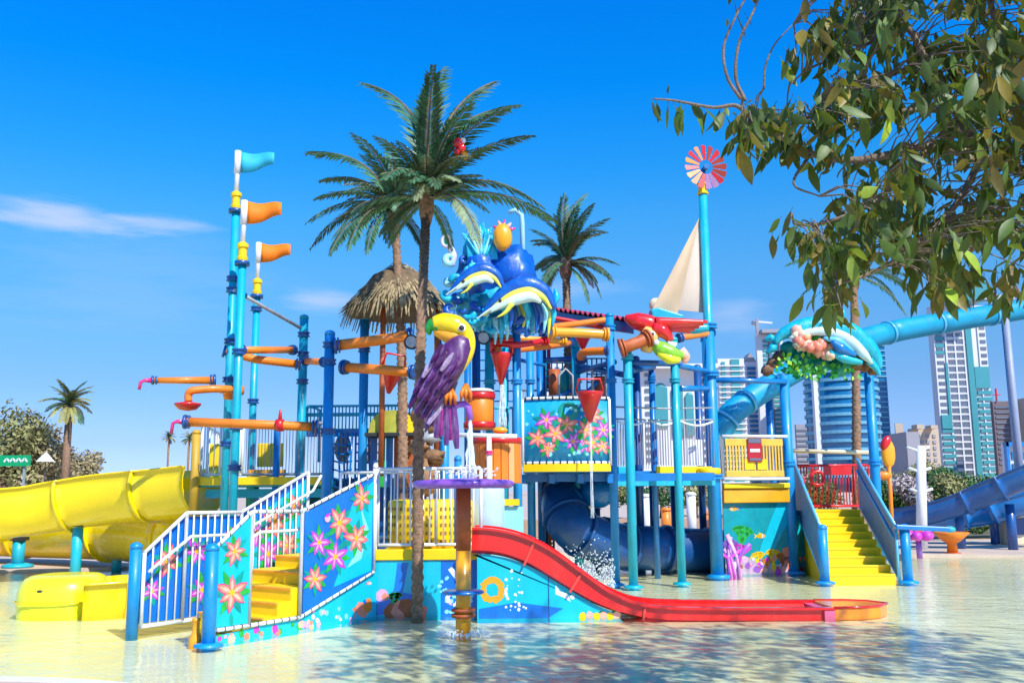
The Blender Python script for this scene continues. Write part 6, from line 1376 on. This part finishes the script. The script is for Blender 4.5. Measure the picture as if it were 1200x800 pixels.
# ------------------------------------------------------------------ right side: deck, mural wall, stairs, dolphin arch
def right_side():
    d = 18.8; t = thing('yellow_panel_deck', 'right hand deck with a yellow slotted panel carrying a red no entry sign', 'play deck', V2(885, d))
    A, B = V2(847, 18.5), V2(924, 18.9); z = Z(571, 18.7)
    C, D = V2(847, 21.5), V2(1010, 21.5)
    mb = MB(); mb.prism([A+Vector((0, .1, z-.1)), B+Vector((0, .1, z-.1)), B+Vector((.1, 2.5, z-.1)), C+Vector((0, 0, z-.1))], (0, 0, .1)); mb.build('deck_floor', YELP, t)
    mb = MB(); mb.beam(A+Vector((0, 0, z)), B+Vector((0, 0, z)), .1, .10); mb.build('deck_edge', YELP, t, .015)
    mb = MB(); mb.beam(A+Vector((0, .04, z-.2)), B+Vector((0, .04, z-.2)), .08, .26); mb.build('edge_skirt', ORG2, t, .015)
    AMB = mat('amber_plastic_panel', (.74, .44, .05), .5, .15, 4, grime=.4, grime_col=(.45, .25, .04))
    p0, p1 = V2(851, 18.4), V2(919, 18.7); z0, z1 = Z(563, 18.5), Z(513, 18.5)
    L = (p1-p0).length; u = (p1-p0).normalized(); ang = math.atan2(u.y, u.x)
    for zz in (z0+.0, z1): mb = MB(); mb.tube([p0+Vector((-.05, 0, zz)), p1+Vector((.1, 0, zz))], .03, 8); mb.build('rail', WHITE, t)
    for zz, h in ((z0+.1, .12), (z1-.12, .14)): mb = MB(); mb.box((p0+p1)/2+Vector((0, 0, zz)), (L, .04, h), ang); mb.build('panel_rail', AMB, t, .01)
    for k in range(19):
        c = p0.lerp(p1, (k+.5)/19); mb = MB(); mb.box(c+Vector((0, 0, (z0+z1)/2)), (.034, .03, z1-z0-.3), ang); mb.build('slat', AMB, t)
    for f in (.4, .62): mb = MB(); mb.box(p0.lerp(p1, f)+Vector((0, -.01, z0+.28)), (.2, .04, .2), ang); mb.build('filler_block', YELP, t)
    mb = MB(); mb.box(p0.lerp(p1, .5)+Vector((0, -.045, z1-.27)), (.30, .03, .46), ang); s_ = mb.build('no_entry_sign', mat('sign_maroon', (.42, .01, .02), .4, .1), t, label='red sign with a white bar on the yellow panel')
    mb = MB(); mb.box(p0.lerp(p1, .5)+Vector((0, -.065, z1-.28)), (.21, .01, .06), ang); mb.build('white_bar', WHITE, s_)
    mb = MB(); mb.box(p0.lerp(p1, .5)+Vector((0, -.065, z1-.09)), (.26, .01, .09), ang); mb.box(p0.lerp(p1, .5)+Vector((0, -.065, z1-.455)), (.24, .01, .05), ang); mb.build('dark_band', TW_D, s_)
    meshrail(t, V2(845, 18.6), V2(850, 21), z+.1, z+1)
    # mural wall
    w = thing('mural_wall', 'teal underwater mural wall with coral under the yellow panel deck', 'wall', A)
    A2, B2, C2 = A+Vector((0, .12, 0)), B+Vector((0, .12, 0)), V2(965, 19.8)
    WT = mat('mural_deep_teal', (.0, .30, .36), .4, .25, 1.3, coat=.3, grime=.3, grime_col=(.0, .45, .5))
    slab(w, A2, B2, (-.12, z-.1), (-.12, z-.1), WT, 'mural_panel'); slab(w, B2+Vector((.02, .05, 0)), C2, (-.12, 1.2), (-.12, 1.2), WT, 'mural_panel')
    pl = Plane(A2, B2); pr = Print(pl); L = pl.L
    pr.sweep([(L*.55, .55), (L*.9, z-.15), (L*.99, z-.15), (L*.99, 1.0), (L*.72, .4), (L*.5, .3)], CYAN, .4)  # aqua sweep paints a diagonal streak of sunlight onto the wall
    pr.sweep([(0, 0), (L, 0), (L, .12), (L*.6, .2), (L*.3, .34), (0, .2)], mat('mural_sand_mauve', (.45, .36, .5), .5, .3, 6), .8)
    for a, zz, h, m, s in ((.25, .3, .75, GREEN, 1), (.12, .0, .4, DKGREEN, 2), (.08, .25, .5, PURP, 3), (.22, .2, .45, MAG, 4), (.38, .0, .25, LILAC, 5), (.5, .0, .5, YELP, 6), (.72, .0, .55, YELP, 7), (.86, .0, .45, RUST, 8), (.62, .0, .35, ORG, 9), (.95, .0, .3, CORAL, 10)): pr.coral(a*L, zz, h, m, s, 2+s*.7)
    for k in range(34):
        rnd = random.Random(k+50); pr.disc(rnd.uniform(.1, .95)*L, rnd.uniform(.0, .3), rnd.uniform(.02, .07), rnd.choice((LILAC, SALMON, WHITE, PURP, CORAL, MAG, RUST)), 9+k*.12, 8)
    pr.fish(.55*L, .72, .2, ORG2, YELP); pr.fish(.15*L, 1.25, .17, ORG2, CORAL, -1); pr.fish(.62*L, 1.42, .14, DBLUE, DBLUE); pr.disc(.93*L, .4, .1, CORAL, 14, 9); pr.disc(.84*L, .3, .08, RUST, 15, 9)
    pr.done(w)
    pl = Plane(B2+Vector((.02, .05, 0)), C2); pr = Print(pl)
    for k in range(14): rnd = random.Random(k+90); pr.disc(rnd.uniform(.05, .9)*pl.L, rnd.uniform(.0, .3), rnd.uniform(.04, .1), rnd.choice((CORAL, RUST, REDP, MBLUE)), 2+k*.3, 8)
    pr.sweep([(.1, .5), (.25, 1.1), (.35, 1.1), (.25, .5)], CYAN, .5); pr.done(w)
    q = thing('coral_cluster', 'purple and magenta coral cluster at the left foot of the mural wall', 'ornament', V2(855, 18.2))
    rnd = random.Random(44)
    for k in range(9):
        b = V2(850+k*1.6, 18.25); mb = MB(); mb.tube([b-Vector((0, 0, .1)), b+Vector((rnd.uniform(-.1, .1), 0, .35)), b+Vector((rnd.uniform(-.25, .25), rnd.uniform(-.1, .1), rnd.uniform(.45, .85)))], [.04, .035, .05], 7); mb.build('coral_branch', (PURP, MAG, LILAC)[k % 3], q)
    # arch posts
    g = 'support posts'
    for lab, px, dd, yt, yb in (('bright blue arch post at the left of the right staircase', 925, 19.0, 440, 0), ('bright blue arch post on the right under the dolphin', 1026, 19.9, 430, 0)):
        tt = thing('support_post', lab, 'post', V2(px, dd, 560), g); post(tt, V2(px, dd, 560), -.1, Z(yt, dd, px), .1, BLUE, cap=False, plate=px < 1000); clamp(tt, V2(px, dd, 560), Z(545, dd), .12, BLUE)
    # staircase
    t = thing('play_staircase', 'right staircase with yellow steps and blue mesh side panels', 'staircase', V2(1010, 17))
    NL, FL = V2(969, 17.0, 680), V2(936, 19.8, 600); W = (V2(1050, 17.0, 680)-NL); n = 9; ZT = 1.2
    for k in range(n):
        a = NL.lerp(FL, k/n); b = NL.lerp(FL, (k+1)/n); z1 = ZT*(k+1)/n
        mb = MB(); mb.prism([a+Vector((0, 0, -.12)), a+W+Vector((0, 0, -.12)), b+W+Vector((0, 0, -.12)), b+Vector((0, 0, -.12))], (0, 0, z1+.12)); mb.build('step', YELP, t, .012)
        mb = MB(); mb.prism([a+Vector((0.01, -.012, z1-.03)), a+W+Vector((-.01, -.012, z1-.03)), a+W+Vector((-.01, .02, z1-.03)), a+Vector((.01, .02, z1-.03))], (0, 0, .032)); mb.build('step_nosing', YEL, t)
    PB = mat('blue_mesh_panel', (.10, .22, .42), .5, .2, 3, grime=.3, grime_col=(.35, .4, .5))
    for side, off in ((0, Vector((-.06, 0, 0))), (1, Vector((.06, 0, 0)))):
        a, b = NL+W*side+off, FL+W*side+off
        slab(t, a, b, (.08, .93), (ZT+.05, ZT+1.0), PB, 'side_panel', .02)
        for q in (0, 1):
            mb = MB(); z_ = (.06, ZT+.05) if q == 0 else (.96, ZT+1.04); mb.tube([a+Vector((0, 0, z_[0])), b+Vector((0, 0, z_[1]))], .028, 8); mb.build('handrail' if q else 'bottom_rail', LTB, t)
        mb = MB(); mb.tube([a+Vector((0, 0, -.1)), a+Vector((0, 0, .97))], .03, 8); mb.build('end_post', LTB, t)
        mb = MB(); inn = off*-.4; mb.tube([a+inn+Vector((0, .1, .75)), a.lerp(b, .5)+inn+Vector((0, 0, 1.35)), b+inn+Vector((0, 0, ZT+.8))], .02, 6); mb.build('handrail', LTB, t)
    for px in (965, 1062): post(t, V2(px, 16.95, 650), -.1, Z(621, 16.95), .085, BLUE, plate=True)
    mb = MB(); mb.prism([FL+Vector((0, 0, ZT-.1)), FL+W+Vector((0, 0, ZT-.1)), FL+W+Vector((.3, 1.3, ZT-.1)), FL+Vector((-.3, 1.3, ZT-.1))], (0, 0, .09)); mb.build('landing', YELP, t)
    # rear red railing and white bar
    t = thing('red_railing', 'red bar railing with a round ornament at the top of the right staircase', 'railing', V2(980, 21)); 
    ra, rb = V2(932, 21.0), V2(1022, 21.0); railing(t, ra, rb, (ZT+.05, Z(548, 21)), (ZT+.05, Z(548, 21)), 26, m=REDP, bar=BAR_R, r=.03)
    mb = MB(); mb.beam(V2(966, 20.95)+Vector((0, 0, Z(554, 21))), V2(998, 20.95)+Vector((0, 0, Z(554, 21))), .04, .2); mb.build('red_board', REDP, t)
    mb = MB(); c = V2(958, 20.9)+Vector((0, 0, Z(563, 21))); mb.tube([c+Vector((math.cos(a)*.15, 0, math.sin(a)*.15)) for a in [i*.5236 for i in range(13)]], .04, 7, False); mb.build('ring_ornament', REDP, t)
    t = thing('cross_bar', 'pale horizontal bar between the arch posts above the red railing', 'bar', P(975, 530, 20.4)); mb = MB(); mb.tube([P(930, 528, 20.4), P(1025, 530, 20.4)], .045, 8); mb.build('bar', CREAM, t)
    # arm at right
    t = thing('side_sprayer', 'flat blue sprayer arm reaching right from the staircase post', 'water toy', P(1080, 618, 16.9))
    mb = MB(); mb.beam(P(1048, 617, 16.9), P(1113, 620, 16.9), .16, .09); mb.build('arm', MBLUE, t, .02); mb = MB(); mb.blob(P(1113, 620, 16.9), (.1, .09, .06)); mb.build('arm_tip', TEAL, t)
    # tube slide overhead and big blue slides
    t = thing('tube_slide', 'long aqua tube slide rising to the right behind the dolphin arch', 'tube slide', P(1000, 430, 25))
    tubeslide(t, [P(838, 515, 24), P(855, 487, 24), P(885, 463, 24.4), P(930, 435, 25), P(985, 408, 26), P(1040, 390, 27), P(1110, 377, 28), P(1190, 364, 29), P(1290, 345, 30)], .32, TUBE, 5, 6, LTB)
    for px, dd, yy in ((1192, 29, 372), (905, 24.7, 455)): mb = MB(); q = V2(px, dd, 450); mb.tube([q+Vector((.0, .4, 0)), q+Vector((0, .4, Z(yy, dd)))], .1, 10); mb.build('support_leg', MBLUE, t)
    t = thing('blue_flume', 'pair of big dark blue flumes climbing off the right edge', 'slide', P(1120, 590, 25))
    channel(t, smooth_path([P(1035, 604, 26), P(1080, 598, 25.5), P(1130, 583, 25), P(1170, 566, 24.5), P(1230, 540, 24), P(1300, 510, 24)], 6), .42, mat('flume_blue', (.0, .085, .30), .35, .2, 1.5, coat=.3, grime=.4, grime_col=(.05, .2, .4)), 70, sec=6, th=.04)
    channel(t, smooth_path([P(1080, 606, 27.5), P(1140, 600, 27), P(1180, 590, 26.5), P(1260, 565, 26)], 6), .42, MBLUE, 70, sec=5, th=.04)
    for px, dd in ((1120, 25.2), (1180, 24.6), (1160, 27)): mb = MB(); q = V2(px, dd); mb.tube([q, q+Vector((0, 0, 1.2))], .12, 10); mb.build('support_leg', DBLUE, t)
LTB = mat('light_blue_paint', (.10, .48, .72), .35, .1, 3, coat=.3, grime=.3, grime_col=(.4, .6, .7))
right_side()
def dolphin():
    d = 19.5; t = thing('dolphin_sculpture', 'leaping dolphin sculpture over coral and green leaves on top of the arch', 'sculpture', P(970, 440, d))
    def loft(ctrl, rad, m, nm, dd=d, per=5, n=14, flat=1):
        p = smooth_path([P(x, y, dd) for x, y in ctrl], per); k = len(rad)-1; rs = []
        for i in range(len(p)): f = i/(len(p)-1)*k; j = min(int(f), k-1); r = lerp(rad[j], rad[j+1], f-j); rs.append((r, r*flat))
        q = MB(); q.tube(p, rs, n, up=Vector((0, -1, 0))); return q.build(nm, m, t)
    DT = mat('dolphin_aqua', (.0, .42, .55), .4, .3, 3, coat=.25, bump=.6, bscale=12, grime=.3, grime_col=(.2, .65, .7)); DP = mat('dolphin_belly', (.55, .72, .75), .35, .15, 3, coat=.3); LEAFG = mat('painted_leaf_green', (.025, .28, .02), .45, .45, 5)
    loft([(908, 402), (918, 391), (940, 384), (968, 382), (995, 390), (1015, 406), (1026, 420), (1031, 432)], [.05, .12, .19, .22, .22, .2, .14, .05], DT, 'dolphin_body', d-.2)
    loft([(925, 396), (948, 389), (972, 389), (995, 399), (1012, 415), (1022, 426)], [.03, .08, .11, .12, .10, .03], DP, 'dolphin_belly', d-.36)
    loft([(1018, 422), (1027, 432), (1031, 440)], [.09, .06, .03], DT, 'dolphin_beak', d-.3)
    loft([(978, 384), (986, 372), (989, 362)], [.13, .08, .01], DT, 'dorsal_fin', d-.2, 4); loft([(948, 385), (955, 377), (962, 374)], [.1, .07, .02], DBLUE, 'rear_fin', d+.1, 4)
    for c in (((910, 400), (903, 396), (896, 398)), ((910, 400), (905, 408), (898, 414))): loft(c, [.05, .09, .02], DT, 'tail_fluke', d-.15, 4, 8)
    loft([(975, 400), (985, 408), (1003, 416)], [.05, .12, .04], MBLUE, 'flipper', d-.45); loft([(972, 412), (990, 420), (1010, 425)], [.05, .10, .05], DT, 'second_dolphin', d-.4); loft([(965, 396), (982, 400), (1000, 412)], [.03, .09, .03], LTB, 'wave_lip', d-.42)
    q = MB(); q.blob(P(1014, 413, d-.42), (.03, .02, .03)); q.build('eye', DARK, t)
    rnd = random.Random(31)
    for k in range(26):
        x, y = rnd.uniform(930, 974), 0; y = lerp(394, 412, (x-930)/44)+rnd.uniform(-7, 8); q = MB(); s = rnd.uniform(.08, .14)
        q.blob(P(x, y, d-.3+rnd.uniform(-.1, .1)), (s, s, s), rough=.5, seed=k, nu=9, nv=6); q.build('coral_lump', (SALMON, mat('peach_coral', (.9, .55, .3), .5, .3, 8), CORAL, CREAM)[k % 4], t)
    for j, (x0, x1, y0, y1, n) in enumerate(((912, 950, 418, 438, 70), (935, 985, 386, 400, 60), (950, 1005, 408, 442, 90), (925, 960, 430, 442, 40))):
        for k in range(n):
            x, y = rnd.uniform(x0, x1), rnd.uniform(y0, y1); p = P(x, y, d-.22+rnd.uniform(-.12, .15)); a = rnd.uniform(0, 6.28); dr = Vector((math.cos(a), -.6, math.sin(a))).normalized(); sd_ = dr.cross(Vector((0, 1, 0))).normalized(); L = rnd.uniform(.10, .17)
            if k >= 64: continue
            q = MB(); q.poly([p, p+dr*L*.5+sd_*L*.3, p+dr*L, p+dr*L*.5-sd_*L*.3]); q.poly([p+Vector((0, .01, 0)), p+dr*L*.5-sd_*L*.3+Vector((0, .01, 0)), p+dr*L*.9+Vector((0, .01, 0)), p+dr*L*.5+sd_*L*.3+Vector((0, .01, 0))]); q.build('leaf', LEAFG if k % 7 else mat('painted_lime_leaf', (.3, .6, .02), .45, .3, 5), t)
    BR = mat('arch_rock_brown', (.22, .11, .06), .8, .5, 7, bump=.5)
    for k, (x, y, r) in enumerate(((899, 434, .11), (906, 426, .11), (914, 418, .12), (925, 408, .16), (940, 420, .2), (960, 427, .2), (985, 430, .2), (1003, 425, .17), (1014, 428, .14), (950, 400, .2), (975, 410, .2), (1022, 434, .1))):
        q = MB(); q.blob(P(x, y, d+.12), (r*1.2, r, r), rough=.5, seed=k); q.build('rock', BR if k not in (3, 4, 5, 6, 9, 10) else DKGREEN, t)
dolphin()

# ------------------------------------------------------------------ leafy tree at the upper right
def big_tree():
    import bisect
    LF = mat('tree_leaf', (.075, .14, .018), .5, .3, 3, objrand=.45); 
    nt = LF.node_tree; b = nt.nodes['Principled BSDF']
    tr = nt.nodes.new('ShaderNodeBsdfTranslucent'); tr.inputs[0].default_value = (.26, .30, .02, 1); mx = nt.nodes.new('ShaderNodeMixShader'); mx.inputs[0].default_value = .22
    nt.links.new(b.outputs[0], mx.inputs[1]); nt.links.new(tr.outputs[0], mx.inputs[2]); nt.links.new(mx.outputs[0], nt.nodes['Material Output'].inputs[0])
    LF2 = LF.copy(); LF2.name = 'tree_leaf_rusty'
    for n in LF2.node_tree.nodes:
        if n.type == 'VECT_MATH' and n.operation == 'SCALE' and not n.inputs[0].is_linked: n.inputs[0].default_value = (.20, .15, .015)
    LF3 = LF.copy(); LF3.name = 'tree_leaf_bright'
    for n in LF3.node_tree.nodes:
        if n.type == 'VECT_MATH' and n.operation == 'SCALE' and not n.inputs[0].is_linked: n.inputs[0].default_value = (.26, .36, .03)
    TB = mat('tree_bark', (.20, .15, .11), .85, .4, 9, bump=.6, bscale=50)
    root = P(1420, 575, 5.6); root.z = .05
    t = thing('leafy_tree', 'large leafy tree with drooping leaves overhanging from the upper right', 'tree', root)
    def branch(ctrl, r0, r1, nm='branch', per=6):
        p = smooth_path([P(*c) for c in ctrl], per); q = MB(); q.tube(p, [lerp(r0, r1, i/(len(p)-1)) for i in range(len(p))], 7); q.build(nm, TB, t); return p
    tk = smooth_path([root, root+Vector((-.1, 0, 1.2)), P(1340, 330, 5.5), P(1290, 180, 5.4), P(1280, -80, 5.4)], 6); q = MB(); q.tube(tk, [lerp(.17, .06, i/(len(tk)-1)) for i in range(len(tk))], 12); q.build('trunk', TB, t)
    B = []
    B.append(branch([(1300, 220, 5.4), (1220, 205, 5.2), (1150, 185, 5.1), (1090, 172, 5.0), (1050, 180, 4.9), (1000, 188, 4.9), (950, 180, 4.8), (915, 160, 4.8), (880, 138, 4.7), (862, 124, 4.7), (835, 126, 4.7), (790, 118, 4.6), (765, 116, 4.6)], .032, .004))
    B.append(branch([(868, 116, 4.7), (852, 90, 4.7), (848, 55, 4.7), (862, 20, 4.7), (876, -6, 4.7)], .010, .005)); B.append(branch([(873, 118, 4.7), (862, 90, 4.7), (866, 50, 4.7), (880, 20, 4.7), (892, -8, 4.7)], .011, .005)); B.append(branch([(895, 104, 4.8), (897, 78, 4.8), (908, 52, 4.8), (930, 28, 4.8)], .007, .003))
    B.append(branch([(1150, 185, 5.1), (1120, 130, 5.1), (1085, 70, 5.0), (1060, 30, 5.0), (1010, 20, 5.0), (985, -20, 5)], .03, .008)); B.append(branch([(1220, 205, 5.2), (1190, 110, 5.3), (1170, 40, 5.4), (1150, -40, 5.4)], .035, .015))
    B.append(branch([(1090, 172, 5.0), (1050, 215, 4.9), (1010, 245, 4.8), (960, 262, 4.8), (930, 262, 4.7)], .02, .005)); B.append(branch([(1150, 185, 5.1), (1120, 240, 5), (1070, 290, 4.9), (1020, 320, 4.8), (975, 335, 4.8)], .022, .005))
    B.append(branch([(1300, 260, 5.4), (1230, 270, 5.3), (1170, 280, 5.2), (1110, 300, 5.1), (1060, 290, 5)], .03, .006)); B.append(branch([(1085, 70, 5), (1040, 90, 4.9), (990, 110, 4.8), (945, 140, 4.7)], .015, .005))
    B.append(branch([(1060, 30, 5), (1000, 60, 4.9), (950, 80, 4.8), (925, 100, 4.8)], .012, .004)); B.append(branch([(950, 180, 4.8), (930, 215, 4.7), (960, 230, 4.7)], .01, .004))
    B.append(branch([(1120, 130, 5.1), (1060, 130, 5.0), (1010, 150, 4.9), (985, 140, 4.9)], .02, .005)); B.append(branch([(1235, 120, 5.3), (1215, 30, 5.2), (1190, -60, 5.2)], .02, .008)); B.append(branch([(1300, 200, 5.4), (1240, 330, 5.2), (1200, 350, 5.1)], .025, .008))
    poly = [(985, -40), (962, 25), (935, 60), (912, 95), (890, 118), (862, 132), (868, 165), (900, 175), (935, 196), (972, 205), (975, 225), (935, 232), (924, 262), (928, 292), (962, 300), (985, 312), (958, 330), (948, 352), (975, 372), (1005, 376), (1045, 352), (1062, 318), (1082, 320), (1088, 350), (1130, 345), (1150, 318), (1172, 350), (1205, 352), (1330, 300), (1330, -160), (990, -160)]
    def inside(x, y):
        c = False; n = len(poly)
        for i in range(n):
            x0, y0 = poly[i]; x1, y1 = poly[i-1]
            if (y0 > y) != (y1 > y) and x < (x1-x0)*(y-y0)/(y1-y0)+x0: c = not c
        return c
    rnd = random.Random(77)
    # leaf meshes: pointed, folded along the midrib, slightly curled, with real thickness from two skins
    def leafmesh(m, k):
        q = MB(); n = 6; ws = [.0, .62, 1.0, .92, .55, .0]
        for i in range(n):
            f = i/(n-1); w = .2*ws[i]; z = -f; yy = .12*math.sin(f*2.2)*(1 if k % 2 else -1)
            w *= .82; q.v += [Vector((-w, yy+.05*w/.2, z)), Vector((0, yy, z)), Vector((w, yy+.05*w/.2, z))]
        for i in range(n-1):
            for j in (0, 1): q.face((i*3+j, i*3+j+1, i*3+4+j, i*3+3+j), True)
        q.tube([Vector((0, 0, .12)), Vector((0, 0, 0))], .012, 3, False)
        return q.mesh('leaf', [m])
    ms = [leafmesh(LF, 0), leafmesh(LF, 1), leafmesh(LF2, 0), leafmesh(LF3, 1), leafmesh(LF, 0), leafmesh(LF2, 1)]
    items = []; twigs = MB()
    def cluster(p, n, size, axis):
        for _ in range(n):
            s = size*rnd.choice((.45, .7, .85, 1, 1.1, 1.25))*rnd.uniform(.85, 1.1); o = Vector((rnd.gauss(0, .05), rnd.gauss(0, .05), rnd.gauss(0, .03)))
            e = (R(rnd.gauss(0, 26)), R(rnd.gauss(0, 28)), R(rnd.uniform(0, 360))); items.append((p+o, e, s)); 
    # clusters along skeleton
    tries = 0; cl = 0
    allb = [p for b in B for p in b]
    while cl < 1020 and tries < 90000:
        tries += 1; x, y = rnd.uniform(855, 1330), rnd.uniform(-160, 372)
        if not inside(x, y): continue
        dn = noise.noise(Vector((x*.016, y*.016, 3)))+.5*noise.noise(Vector((x*.04, y*.04, 9)))
        if dn < -.10 - .2*max(0, (x-1000)/200): continue
        d = rnd.uniform(4.3, 6.0) if x > 980 else rnd.uniform(4.5, 5.1)
        p = P(x, y-8, d); near = min(allb, key=lambda q: (q-p).length_squared)
        if x < 985 and (near-p).length > .33: continue
        if (near-p).length < .6:
            mid = (near+p)/2+Vector((0, 0, .04)); twigs.tube([near, mid, p], [.006, .004, .0025], 4, False)
        cluster(p, rnd.randint(3, 6), .148, None); cl += 1
    for _ in range(1500):   # the crown goes on above the frame
        p = Vector((rnd.uniform(1.7, 8.5), rnd.uniform(3.6, 7.0), rnd.uniform(5.3, 7.4))); cluster(p, 5, .19, None)
    # the twig that reaches out to the left with hanging leaves
    for x, y, s in ((764, 118, .14), (769, 120, .11), (783, 122, .15), (790, 123, .17), (797, 122, .18), (803, 124, .17), (810, 124, .15), (816, 123, .17), (826, 127, .18), (829, 130, .14), (784, 100, .06), (866, 145, .11), (871, 148, .12), (877, 150, .16), (884, 148, .17), (890, 150, .13), (862, 140, .07), (880, 178, .08)):
        items.append((P(x, y, 4.6), (R(rnd.gauss(0, 12)), R(rnd.gauss(0, 14)), R(rnd.uniform(0, 360))), s))
    def key(it):
        v = it[0]; px = CX+FPX*v.x/v.y; ins = px < 1215 and it[0].z < 5.2
        return (not ins, -it[2]/v.y)
    items.sort(key=key); rest = {}
    for i, (p, e, s) in enumerate(items):
        k = rnd.choice((0, 0, 1, 1, 4, 4, 0, 1, 2, 5, 2, 3))
        if i < 300: put(ms[k], 'leaf', t, p, e, (s, s, s))
        else: rest.setdefault(k, []).append((p, e, s))
    from mathutils import Euler
    mb = MB()
    for k, l in rest.items():
        me = ms[k]; mb.use(me.materials[0]); vs = [v.co.copy() for v in me.vertices]; fs = [tuple(f.vertices) for f in me.polygons]
        for p, e, s in l:
            M = Euler(e).to_matrix(); b0 = len(mb.v); mb.v += [p+M @ (v*s) for v in vs]
            for f in fs: mb.face([b0+j for j in f], True)
    mb.build('foliage', None, t, kind='stuff'); twigs.build('twigs', TB, t, kind='stuff')
    print('leaves', len(items))
big_tree()
